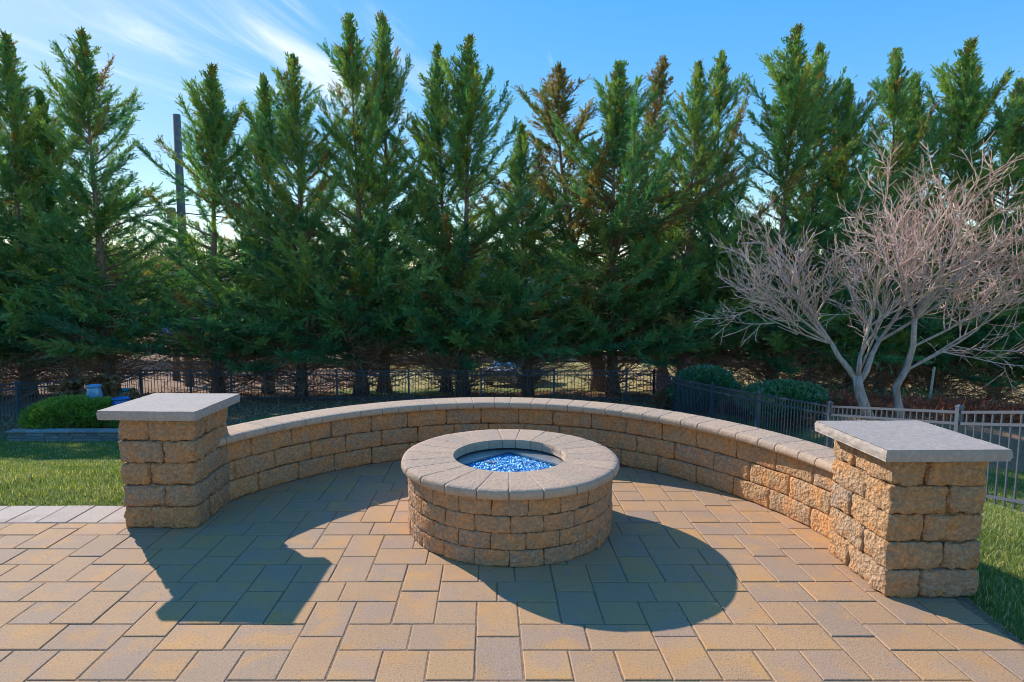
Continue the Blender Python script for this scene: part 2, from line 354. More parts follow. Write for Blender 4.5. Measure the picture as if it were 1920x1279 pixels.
# ------------------------------------------------------------------ stone pieces
def knots(n, e=0.12):
    a = [-1, -1+e*0.45, -1+e*1.3]; b = list(np.linspace(-1+e*3.2, 1-e*3.2, n)); return np.array(a+b+[-x for x in a[::-1]])
def box_grid(kx, ky, kz):
    """surface of the box [-1,1]^3 with shared verts on given knot arrays"""
    vid = {}; V = []; Fq = []
    def v(i, j, k):
        key = (i, j, k)
        if key not in vid: vid[key] = len(V); V.append((kx[i], ky[j], kz[k]))
        return vid[key]
    nx, ny, nz = len(kx)-1, len(ky)-1, len(kz)-1
    for i in range(nx):
        for j in range(ny):
            Fq.append((v(i, j, nz), v(i+1, j, nz), v(i+1, j+1, nz), v(i, j+1, nz)))
            Fq.append((v(i, j, 0), v(i, j+1, 0), v(i+1, j+1, 0), v(i+1, j, 0)))
    for i in range(nx):
        for k in range(nz):
            Fq.append((v(i, 0, k), v(i+1, 0, k), v(i+1, 0, k+1), v(i, 0, k+1)))
            Fq.append((v(i, ny, k), v(i, ny, k+1), v(i+1, ny, k+1), v(i+1, ny, k)))
    for j in range(ny):
        for k in range(nz):
            Fq.append((v(0, j, k), v(0, j, k+1), v(0, j+1, k+1), v(0, j+1, k)))
            Fq.append((v(nx, j, k), v(nx, j+1, k), v(nx, j+1, k+1), v(nx, j, k+1)))
    return np.array(V), np.array(Fq)
_bg = {}
def stone_geo(hx, hy, hz, r, amp, freq, seed, n=(6, 4, 3), bulge=0.0, flat=(None, None)):
    key = n
    if key not in _bg: _bg[key] = box_grid(knots(n[0], .10), knots(n[1], .16), knots(n[2], .22))
    P, Fq = _bg[key]
    H = np.array([hx, hy, hz]); A = P*H; r = min(r, hx*.9, hy*.9, hz*.9)
    Q = np.clip(A, -(H-r), H-r)
    if flat[0] is not None: Q[:, 0] = A[:, 0]
    if flat[1] is not None: Q[:, 1] = np.where(A[:, 1] < 0, A[:, 1], Q[:, 1])
    D = A-Q; L = np.linalg.norm(D, axis=1, keepdims=True)
    N = np.where(L > 1e-9, D/np.maximum(L, 1e-9), 0)
    V = Q+N*r
    if flat[0] is not None:
        e_ = np.abs(P[:, 0]) > .999; V[e_, 1] -= np.sign(V[e_, 1])*flat[0]; V[e_, 2] -= np.sign(V[e_, 2])*flat[0]
    # true direction normal for flat areas
    out = V.copy()
    for i in range(len(V)):
        q = Vector(V[i]*freq)+Vector((seed*3.17, seed*1.31, seed*7.7))
        d = mnoise.noise(q)*amp+mnoise.noise(q*2.7)*amp*0.55+mnoise.noise(q*6.1)*amp*0.22
        b = bulge*(1-P[i][2]**2)*(1-abs(P[i][0])**3 if abs(P[i][1]) > .99 else 1-abs(P[i][1])**3)
        d *= 1.5 if (abs(P[i])>.8).sum() > 1 else 1.0
        out[i] = V[i]+N[i]*(d+b*(1 if abs(N[i][2]) < 0.5 else 0))
        out[i][2] = np.clip(out[i][2], -hz*1.0, hz*1.0)
    return out, Fq

def straight_stone(name, cx, cy, cz, hx, hy, hz, mat, parent, seed, r=0.02, amp=0.006, bulge=0.008, rz=0.0, freq=14, n=(6, 5, 3)):
    V, Fq = stone_geo(hx, hy, hz, r, amp, freq, seed, n, bulge)
    return_o = link(name, mesh_np(name, V, Fq, True), mat, parent, (cx, cy, cz)); return_o.rotation_euler = (0, 0, rz)
    return return_o

# ------------------------------------------------------------------ patio
patio = empty('patio', (0, 0, 0)); tag(patio, kind='structure')
base = MB()
cs = [(PX1, 1.0)]
# outline of the bedding sheet, run on unseen behind the camera for warm bounce
ring = [(2.33*cos(a), 3.1+2.33*sin(a)) for a in np.linspace(radians(-22), radians(158), 60)]
outline = [(-6.5, -4.0), (PX1, -4.0), (PX1, 2.3)]+[p for p in ring if not (p[0] > 0 and p[1] < 2.9)]
outline += [(-2.2, 3.95), (-6.5, 3.95)]
vs = [(x, y, -0.0035) for x, y in outline]+[(x, y, -0.12) for x, y in outline]
n_ = len(outline)
base.add(vs, [tuple(range(n_))]+[(i, i+n_, (i+1) % n_+n_, (i+1) % n_) for i in range(n_)])
base.build('bedding_sand', M['sand'], patio)

def paver_mesh(w, d, name='paver', g=0.0028, c=0.0042):
    hw, hd = w/2-g, d/2-g; z0, z1, z2 = -0.05, -c, 0.0
    hw2, hd2 = hw-c*1.1, hd-c*1.1
    V = [(sx*hw, sy*hd, z0) for sx, sy in ((-1,-1),(1,-1),(1,1),(-1,1))]+[(sx*hw, sy*hd, z1) for sx, sy in ((-1,-1),(1,-1),(1,1),(-1,1))]
    V += [(sx*(hw-c*.35), sy*(hd-c*.35), z1+c*0.7) for sx, sy in ((-1,-1),(1,-1),(1,1),(-1,1))]+[(sx*hw2, sy*hd2, z2) for sx, sy in ((-1,-1),(1,-1),(1,1),(-1,1))]
    Fq = []
    for l in range(3):
        for k in range(4): Fq.append((l*4+k, l*4+(k+1) % 4, l*4+4+(k+1) % 4, l*4+4+k))
    Fq.append((12, 13, 14, 15)); return V, Fq
U = 0.0945; PX0, PY0 = -0.057, 2.150
rects = []   # (x0,y0,x1,y1) in metres
for a in range(-20, 20):
    for b in range(-18, 14):
        # lattice origin (8a + 4b, 4b)
        ox, oy = 8*a+4*b, 4*b
        if not (-80 < ox < 34 and -66 < oy < 42): continue
        rects += [(ox, oy, ox+2, oy+3), (ox, oy+3, ox+2, oy+6),
                  (ox+2, oy, ox+4, oy+2), (ox+2, oy+4, ox+4, oy+6),
                  (ox+2, oy+2, ox+5, oy+4), (ox+5, oy+2, ox+8, oy+4)]
cth, sth = cos(PITCH), sin(PITCH)
def proj(x, y, z):
    zc_ = y*cth-(z-CAM_H)*sth; yc = -y*sth-(z-CAM_H)*cth
    return 918+F_PX*x/zc_, 639.5+F_PX*yc/zc_
pieces = []
for (x0, y0, x1, y1) in sorted(set(rects)):
    X0, X1, Y0, Y1 = PX0+x0*U, PX0+x1*U, PY0+y0*U, PY0+y1*U
    X1c = min(X1, PX1)
    if X1c-X0 < 0.018: continue
    if X0 < -2.24:
        X0c, Y1c = X0, min(Y1, 3.652)
        if Y1c-Y0 < 0.04: 
            if X1 < -2.1: continue
            Y1c = Y1
    else: X0c, Y1c = X0, Y1
    mx, my = (X0c+X1c)/2, (Y0+Y1c)/2
    if Y0 < -3.9 or X0 < -6.3: continue
    far = max(hypot(a, b-3.1) for a in (X0c, X1c) for b in (Y0, Y1c))
    if my > 3.1 and mx > -2.24 and far > 2.33 and not (mx < -1.7 and my < 3.652): continue
    if my > 3.652 and mx < -2.1: continue
    if Y0 < 1.0: pieces.append((0, X0c, Y0, X1c, Y1c)); continue  # unseen paving below and behind the camera, added to bounce warm light
    u, v = proj(mx, my, 0)
    cs4 = [proj(a, b, 0) for a in (X0c, X1c) for b in (Y0, Y1c)]
    us = [c[0] for c in cs4]; vv = [c[1] for c in cs4]
    area = (max(us)-min(us))*(max(vv)-min(vv))
    if max(us) < -60 or min(us) > 1980 or min(vv) > 1330: area = 0
    hid = (hypot(mx-0.125, my-3.69) < 0.5)
    pieces.append((area*(0.01 if hid else 1), X0c, Y0, X1c, Y1c))
pieces.sort(reverse=True)
pm_cache = {}; rest = MB()
for k, (ar, X0, Y0, X1, Y1) in enumerate(pieces):
    w, d = round(X1-X0, 4), round(Y1-Y0, 4)
    dz = random.uniform(-0.0018, 0.0012); jx, jy, jr = random.uniform(-.0012, .0012), random.uniform(-.0012, .0012), random.uniform(-.004, .004)
    if k < 296:
        if (w, d) not in pm_cache:
            m_ = MB(); m_.add(*paver_mesh(w, d)); me = m_.mesh('paver'); me.materials.append(M['paver']); pm_cache[(w, d)] = me
        o = link('paver', pm_cache[(w, d)], None, patio, ((X0+X1)/2+jx, (Y0+Y1)/2+jy, dz))
        o.rotation_euler = (random.uniform(-.004, .004), random.uniform(-.004, .004), jr)
    else:
        V, Fq = paver_mesh(w, d); rest.add([(v[0]+(X0+X1)/2+jx, v[1]+(Y0+Y1)/2+jy, v[2]+dz) for v in V], Fq)
print('pavers', len(pieces))
if rest.v: tag(rest.build('small_pavers', M['paver'], patio), kind='stuff')
# lighter soldier course along the lawn
x = -2.245+2*U*0.35; bme = {}
m_ = MB(); m_.add(*paver_mesh(2*U*1.02, 0.296)); bm1 = m_.mesh('border_paver'); bm1.materials.append(M['border'])
for k in range(13):
    o = link('border_paver', bm1, None, patio, (x-2*U*1.02*k, 3.803, random.uniform(-.001, .002))); o.rotation_euler = (0, 0, random.uniform(-.004, .004))

# ------------------------------------------------------------------ seat wall
WB = [(-1.800,4.058),(-1.69,4.17),(-1.47,4.335),(-1.286,4.49),(-1.155,4.55),(-0.92,4.73)]
def wall_r(phi):      # inner face radius about (0, 3.1) as function of angle from +X
    # slight departures from a true circle, as measured
    return 2.042+0.028*np.cos(2*phi-0.35)*0.0+0.055*np.sin(phi*3.0+0.35)*-0.6
def wall_pt(phi, off=0.0):
    r = wall_r(phi); e = 1e-3
    p = np.array([r*cos(phi), 3.1+r*sin(phi)]); p2 = np.array([wall_r(phi+e)*cos(phi+e), 3.1+wall_r(phi+e)*sin(phi+e)])
    tdir = (p2-p)/np.linalg.norm(p2-p); nrm = np.array([tdir[1], -tdir[0]])     # outward
    return p+nrm*off, tdir, nrm
PH0, PH1 = radians(1.5), radians(161)
phs = np.linspace(PH0, PH1, 800); pts_ = np.array([wall_pt(a)[0] for a in phs])
seg = np.r_[0, np.cumsum(np.linalg.norm(np.diff(pts_, axis=0), axis=1))]; WLEN = seg[-1]
def path(s): return float(np.interp(s, seg, phs))
def arc_piece(name, s0, s1, o0, o1, z0, z1, mat, parent, seed, r=0.014, amp=0.004, bulge=0.006, freq=14, n=(6, 4, 3), gap=0.0015, flat=(None, None)):
    hx, hy, hz = (s1-s0)/2-gap, (o1-o0)/2, (z1-z0)/2-0.0008
    V, Fq = stone_geo(hx, hy, hz, r, amp, freq, seed, n, bulge, flat)
    sc, oc = (s0+s1)/2, (o0+o1)/2
    c, _, _ = wall_pt(path(sc), oc); out = []
    for v in V:
        ph = path(min(max(sc+v[0], 0), WLEN)); p, _, _ = wall_pt(ph, oc+v[1])
        ex = sc+v[0]-min(max(sc+v[0], 0), WLEN)
        out.append((p[0]-c[0], p[1]-c[1], v[2]))
    # orientation flips because the path runs anticlockwise with outward to the right: reverse faces
    return link(name, mesh_np(name, out, Fq[:, ::-1], True), mat, parent, (c[0]-WO[0], c[1]-WO[1], (z0+z1)/2))
CH = 0.137
WO = (0.0, 5.15)
wall = empty('curved_seat_wall', (WO[0], WO[1], 0)); tag(wall, 'low curved seat wall of tumbled tan stone with smooth coping, wrapping behind the fire pit', 'wall')
sd = 1
for row in range(3):
    s = -0.16*((row+1) % 2)-0.05
    while s < WLEN:
        L = 0.318*random.uniform(0.93, 1.07)
        a, b = max(s, 0), min(s+L, WLEN)
        if b-a > 0.06:
            arc_piece('stone', a, b, random.uniform(-.004, .004), 0.215, row*CH, (row+1)*CH, M['wallstone'], wall, sd, r=0.014, amp=0.0055, bulge=0.004, freq=17, n=(8, 3, 4))
        sd += 1; s += L
s = 0.0; k = 0
while s < WLEN-0.02:
    L = (0.188 if k % 2 else 0.142)*random.uniform(0.97, 1.03); b = min(s+L, WLEN)
    arc_piece('coping_stone', s, b, -0.062, 0.225, 3*CH+0.001, 3*CH+0.061, M['coping'], wall, sd, r=0.026, amp=0.0008, bulge=0.0, gap=0.0013, n=(3, 4, 3), flat=(.002, None))
    sd += 1; k += 1; s = b

# ------------------------------------------------------------------ pillars
def pillar(name, label, x0, y0, x1, y1, splits, cap_rot, cap_rect, seed):
    t_ = empty(name, ((x0+x1)/2, (y0+y1)/2, 0)); tag(t_, label, 'pillar', 'stone pillars at the ends of the seat wall')
    cx, cy = (x0+x1)/2, (y0+y1)/2; w, d = x1-x0, y1-y0; D = 0.19
    core = MB(); core.box(x0-cx+.03, y0-cy+.03, 0.0, x1-cx-.03, y1-cy-.03, 0.684); core.build('core', M['sand'], t_)
    sd = seed
    for row in range(5):
        z = CH*row; f = splits[row]; j = lambda a=.006: random.uniform(-a, a)
        xs = x0+w*f
        short = f < 0.5
        kw = dict(r=0.018, amp=0.0095, bulge=0.003, freq=20)
        def st(ax, ay, bx, by):
            nonlocal sd; sd += 1
            straight_stone('stone', (ax+bx)/2-cx+j(.004), (ay+by)/2-cy+j(.004), z+CH/2, (bx-ax)/2-.001, (by-ay)/2-.001, CH/2-.0006, M['pillarstone'], t_, sd, rz=j(.018), n=(8, 8, 5), **kw)
        # four corner blocks laid pinwheel fashion
        la, lb = (0.62, 0.38)
        if short:
            st(x0, y0, xs, y0+d*0.62); st(xs, y0, x1, y0+d*0.38)
            st(x0+w*(1-f), y0+d*0.38, x1, y1); st(x0, y0+d*0.62, x0+w*(1-f), y1)
        else:
            st(x0, y0, xs, y0+d*0.40); st(xs, y0, x1, y0+d*0.60)
            st(x0+w*(1-f), y0+d*0.60, x1, y1); st(x0, y0+d*0.40, x0+w*(1-f), y1)
    (ax, ay, bx, by) = cap_rect; hx, hy, hz = (bx-ax)/2, (by-ay)/2, 0.028
    P, Fq = box_grid(knots(40, .02), knots(40, .02), knots(4, .2)); V = []
    for p in P:
        v = Vector((p[0]*hx, p[1]*hy, p[2]*hz)); e = max(abs(p[0]), abs(p[1]))
        if e > 0.999:          # rock-pitched edge
            q = Vector((v.x*30+seed, v.y*30, v.z*50)); d_ = mnoise.noise(q)*0.006+mnoise.noise(q*2.3)*0.003-0.004*(p[2] > .6)-0.005*(p[2] < -.5)
            if abs(p[0]) > .999: v.x += d_*(1 if p[0] > 0 else -1)
            if abs(p[1]) > .999: v.y += d_*.6*(1 if p[1] > 0 else -1)
        v.z += mnoise.noise(Vector((v.x*7+seed, v.y*7, 0)))*0.0012
        V.append(v)
    o = link('cap_slab', mesh_np('cap_slab', V, Fq, False), M['slab'], t_, ((ax+bx)/2-cx, (ay+by)/2-cy, 0.685+hz+.0005)); o.rotation_euler = (0, 0, cap_rot)
    return t_
pillar('stone_pillar', 'square stone pillar with grey slab cap at the left end of the wall, beside the lawn', -2.240, 3.560, -1.785, 4.045,
       [0.39, 0.57, 0.39, 0.57, 0.39], radians(-2.4), (-2.325, 3.508, -1.725, 4.098), 100)
pillar('stone_pillar', 'square stone pillar with grey slab cap at the right end of the wall, its left face sunlit', 1.885, 2.750, 2.335, 3.240,
       [0.37, 0.62, 0.38, 0.60, 0.37][::-1], radians(1.0), (1.800, 2.684, 2.383, 3.272), 200)

# ------------------------------------------------------------------ fire pit
PC = (0.125, 3.688)
pit = empty('fire_pit', (PC[0], PC[1], 0)); tag(pit, 'round stone fire pit with a wide coping ring, in the middle of the patio', 'fire pit')
def ring_piece(name, a0, a1, r0, r1, z0, z1, mat, seed, r=0.010, amp=0.004, bulge=0.004, n=(6, 3, 3), gap=0.0012, freq=16, flat=(None, None)):
    rm = (r0+r1)/2; hx = (a1-a0)*r1/2-gap; hy = (r1-r0)/2; hz = (z1-z0)/2-0.0006
    V, Fq = stone_geo(hx, hy, hz, r, amp, freq, seed, n, bulge, flat); ac = (a0+a1)/2; out = []
    c = Vector((rm*cos(ac), rm*sin(ac)))
    for v in V:
        rr = rm+v[1]; aa = ac+(v[0]/r1 if True else 0)
        out.append((rr*cos(aa)-c.x, rr*sin(aa)-c.y, v[2]))
    return link(name, mesh_np(name, out, Fq[:, ::-1], True), mat, pit, (c.x, c.y, (z0+z1)/2))
PH = 0.0925; NS = 21
for row in range(4):
    a = radians(-93)+(row % 2)*pi/NS+0.02; cuts = [a+2*pi*k/NS+random.uniform(-.012, .012) for k in range(NS)]; cuts.append(cuts[0]+2*pi)
    for k in range(NS):
        ring_piece('stone', cuts[k], cuts[k+1], 0.50, 0.632+random.uniform(-.003, .003), row*PH, (row+1)*PH, M['pitstone'], 300+row*40+k, r=.008, amp=.0045, bulge=.002, freq=24)
NCP = 23; a = radians(-91.5); cuts = [a+2*pi*k/NCP+random.uniform(-.014, .014) for k in range(NCP)]; cuts.append(cuts[0]+2*pi)
for k in range(NCP):
    ring_piece('coping_stone', cuts[k], cuts[k+1], 0.352, 0.672+random.uniform(-.003, .003), 4*PH+.001, 4*PH+.061, M['pitcoping'], 500+k, r=0.024, amp=0.001, bulge=0, n=(4, 5, 3), gap=0.0021, flat=(.0022, .004))
lin = MB(); lin.lathe([(0.50, 0.02), (0.50, 0.3695), (0.42, 0.3695), (0.42, 0.02)], 48); lin.build('liner', M['liner'], pit)
# steel plate with a square opening turned on its corner, and the pan beneath it
pl = MB(); n = 64; RP = 0.418; R4 = 0.325; zt = 0.360
def diamond(a): return R4/(abs(cos(a))+abs(sin(a)))
inner = [(diamond(2*pi*k/n)*cos(2*pi*k/n), diamond(2*pi*k/n)*sin(2*pi*k/n)) for k in range(n)]
outer = [(RP*cos(2*pi*k/n), RP*sin(2*pi*k/n)) for k in range(n)]
vs = [(x, y, zt) for x, y in outer]+[(x, y, zt) for x, y in inner]+[(x, y, zt-.012) for x, y in inner]
fs = [(k, (k+1) % n, n+(k+1) % n, n+k) for k in range(n)]+[(n+k, n+(k+1) % n, 2*n+(k+1) % n, 2*n+k) for k in range(n)]
pl.add(vs, fs); pl.build('steel_plate', M['steel'], pit)
pan = MB(); vs = [(x*1.0, y*1.0, zt-.013) for x, y in inner]+[(x, y, zt-.10) for x, y in inner]
pan.add(vs, [(k, (k+1) % n, n+(k+1) % n, n+k) for k in range(n)]+[tuple(n+k for k in range(n))]); pan.build('burner_pan', M['liner'], pit)
br = MB(); br.tube([(-.215, .115, .362), (-.125, .195, .362)], .0035, 6); br.box(-.16, .075, .350, -.055, .100, .357); br.build('burner_bracket', M['steel'], pit)
# fire glass
gv, gf, gt = [], [], []
tet = np.array([(1, 1, 1), (-1, -1, 1), (-1, 1, -1), (1, -1, -1)], float)
ng = 5200; cnt = 0
for k in range(ng):
    while True:
        x, y = random.uniform(-R4, R4), random.uniform(-R4, R4)
        if abs(x)+abs(y) < R4-.006: break
    rr = hypot(x, y); z = 0.333+0.016*(1-(rr/R4))+random.uniform(-.008, .008)+0.007*mnoise.noise(Vector((x*22, y*22, 3)))
    R_ = Matrix.Rotation(random.uniform(0, 6.28), 3, Vector((random.random()-.5, random.random()-.5, random.random()-.5)).normalized())
    s_ = random.uniform(.004, .0075); b = len(gv)
    for q in tet: gv.append(tuple(R_ @ Vector(q*s_*np.array([1, .8, .6]))+Vector((x, y, z))))
    gf += [(b, b+1, b+2), (b, b+3, b+1), (b, b+2, b+3), (b+1, b+3, b+2)]; gt += [random.random()]*4
t = NT('blue_fire_glass'); a_ = t.n('ShaderNodeAttribute', attribute_name='tint').outputs['Fac']
t.princ(t.cramp(a_, [(0.0, (0.0, 0.15, 0.5)), (0.4, (0.01, 0.42, 0.85)), (0.8, (0.04, 0.56, 0.95)), (1.0, (0.22, 0.74, 1.0))]), 0.45, 0.3, Transmission_Weight=0.12); M['glass'] = t.m
gbed = MB(); gbed.add([(R4*.99, 0, .325), (0, R4*.99, .325), (-R4*.99, 0, .325), (0, -R4*.99, .325)], [(0, 1, 2, 3)])
b0 = len(gv); gv += gbed.v; gf += [(b0, b0+1, b0+2), (b0, b0+2, b0+3)]; gt += [0.1]*4
fg = link('fire_glass', mesh_np('fire_glass', gv, np.array(gf), False, {'tint': gt}), M['glass'], None, (PC[0], PC[1], 0))
tag(fg, 'bright blue crushed fire glass filling the pan of the fire pit', 'fire glass', kind='stuff')

# ------------------------------------------------------------------ fences
def fence(label, posts, spacing=0.127, H=1.2, group='black metal picket fences around the yard'):
    """posts: list of (x, y, ztop of post)"""
    root = empty('metal_fence', (posts[0][0], posts[0][1], posts[0][2]-H-.1)); tag(root, label, 'fence', group)
    O = Vector(root.location)
    pm = MB(); w = 0.032; pm.box(-w, -w, -H-.22, w, w, 0); pm.box(-w-.006, -w-.006, -.012, w+.006, w+.006, .006)
    pm.add([(-w, -w, .006), (w, -w, .006), (w, w, .006), (-w, w, .006), (0, 0, .03)], [(0, 1, 4), (1, 2, 4), (2, 3, 4), (3, 0, 4)])
    pme = pm.mesh('post'); pme.materials.append(M['fence'])
    km = MB(); q = 0.0085; km.box(-q, -q, -H-.03, q, q, -.075); kme = km.mesh('picket'); kme.materials.append(M['fence'])
    for (x, y, z) in posts: link('post', pme, None, root, Vector((x, y, z))-O)
    for (a, b) in zip(posts[:-1], posts[1:]):
        A, B = Vector(a), Vector(b); d = (B-A); L = hypot(d.x, d.y); dir_ = d/L; side = Vector((-dir_.y, dir_.x, 0))*0.016
        for dz, hh in ((-0.075, .018), (-0.225, .018), (-1.12, .018)):
            r_ = MB(); P0 = A+dir_*0.034; P1 = B-dir_*0.034; c_ = (P0+P1)/2
            vs = []
            for P in (P0, P1):
                for s_, h_ in ((-1, -1), (1, -1), (1, 1), (-1, 1)): vs.append(P-c_+side*s_+Vector((0, 0, h_*hh)))
            r_.add(vs, [(0, 1, 5, 4), (1, 2, 6, 5), (2, 3, 7, 6), (3, 0, 4, 7), (0, 3, 2, 1), (4, 5, 6, 7)])
            r_.build('rail', M['fence'], root, c_+Vector((0, 0, dz))-O)
        nP = max(1, round(L/spacing)-1)
        for k in range(nP):
            P = A+d*((k+1)/(nP+1)); o = link('picket', kme, None, root, P-O); o.rotation_euler = (0, 0, atan2(dir_.y, dir_.x))
    return root
fence('black metal picket fence on the right side of the yard before the round shrubs',
      [(6.1, 4.85, 0.52), (6.1, 7.70, -0.10), (6.1, 10.62, -0.63), (6.1, 13.5, -0.95), (6.12, 16.35, -1.25), (6.12, 19.25, -1.53), (6.12, 22.2, -1.70)])
bx = [6.12, 5.12, 2.42, -0.32, -3.08, -5.86, -8.68, -10.0, -11.6, -13.55]
by = [22.2, 22.3, 22.4, 22.55, 22.7, 22.85, 23.0, 23.05, 23.1, 23.2]
fence('black metal picket fence across the back of the yard in front of the cypress trunks',
      [(x, y, -1.70-0.15*(6.12-x)/19.6) for x, y in zip(bx, by)])
fence('black metal picket fence on the left side of the yard behind the yellow green bush',
      [(-13.6, 23.2, -1.85), (-13.75, 20.55, -1.72), (-13.9, 17.5, -1.38), (-14.0, 14.6, -1.15)])

# ------------------------------------------------------------------ ledge retaining wall on the left
rw = empty('ledge_retaining_wall', (-9.6, 13.4, float(ground_z(-9.6, 13.3)))); tag(rw, 'low grey ledge stone retaining wall at the far side of the left lawn', 'retaining wall')
zb = float(ground_z(-9.6, 13.3))
for row in range(4):
    x = -10.75+random.uniform(-.1, 0)-0.02*row; hgt = (.075, .065, .07, .055)[row]; z0 = (-.02, .055, .12, .19)[row]
    while x < -6.9:
        L = random.uniform(.22, .48) if row < 3 else random.uniform(.4, .6)
        straight_stone('stone', x+L/2+9.6, random.uniform(-.01, .01)-(0.02 if row == 3 else 0), z0+hgt/2, L/2-.004, .12+(0.02 if row == 3 else 0), hgt/2-.003, M['retain'], rw, sd, r=.012, amp=.006, bulge=0, n=(4, 2, 2)); sd += 1
        x += L

# ------------------------------------------------------------------ foliage generators
def sprays(P, D, Ls, rng, per=14, leaf=(0.09, 0.16), wid=0.030, ang=0.62, flat=None, tint=None, lsc=None):
    """flat feathery sprays: P (n,3) roots, D (n,3) unit directions, Ls lengths -> triangles"""
    n = len(P)
    R = rng.normal(size=(n, 3)); S = np.cross(D, R); S /= np.linalg.norm(S, axis=1, keepdims=True)+1e-9
    u = (np.arange(per)+0.5)/per
    u = np.tile(u, (n, 1)) + rng.uniform(-.03, .03, (n, per))
    sgn = np.where(np.arange(per) % 2 == 0, 1, -1)[None, :]
    root = P[:, None, :]+D[:, None, :]*(u*Ls[:, None])[..., None]
    sag = np.cross(D, S)
    a = ang*(1.1-0.7*u)*sgn+rng.normal(0, .15, (n, per)); b = rng.normal(0, 0.28, (n, per))
    dirv = D[:, None, :]*np.cos(a)[..., None]+S[:, None, :]*np.sin(a)[..., None]+sag[:, None, :]*b[..., None]
    dirv /= np.linalg.norm(dirv, axis=2, keepdims=True)
    ll = rng.uniform(leaf[0], leaf[1], (n, per))*(1.15-0.45*u)
    if lsc is not None: ll = ll*lsc[:, None]
    side = np.cross(dirv, sag[:, None, :]+rng.normal(0, .5, (n, per, 3))); side /= np.linalg.norm(side, axis=2, keepdims=True)+1e-9
    w = wid*rng.uniform(.7, 1.3, (n, per))*0.5
    v0 = root-dirv*(ll*.15)[..., None]; m = root+dirv*(ll*.4)[..., None]
    v1 = m+side*w[..., None]; v2 = root+dirv*ll[..., None]; v3 = m-side*w[..., None]
    V = np.stack([v0, v1, v2, v3], 2).reshape(-1, 3)
    ti = (tint if tint is not None else rng.random(n))
    ti = np.clip(np.repeat(np.clip(ti, 0, .97 if ti.max() < 1 else 1), per)+rng.normal(0, .05, n*per), 0, 1)
    return V, np.repeat(ti, 4)
def quads_mesh(name, V, T):
    n = len(V)//4; return mesh_np(name, V, np.arange(n*4).reshape(n, 4), False, {'tint': T})

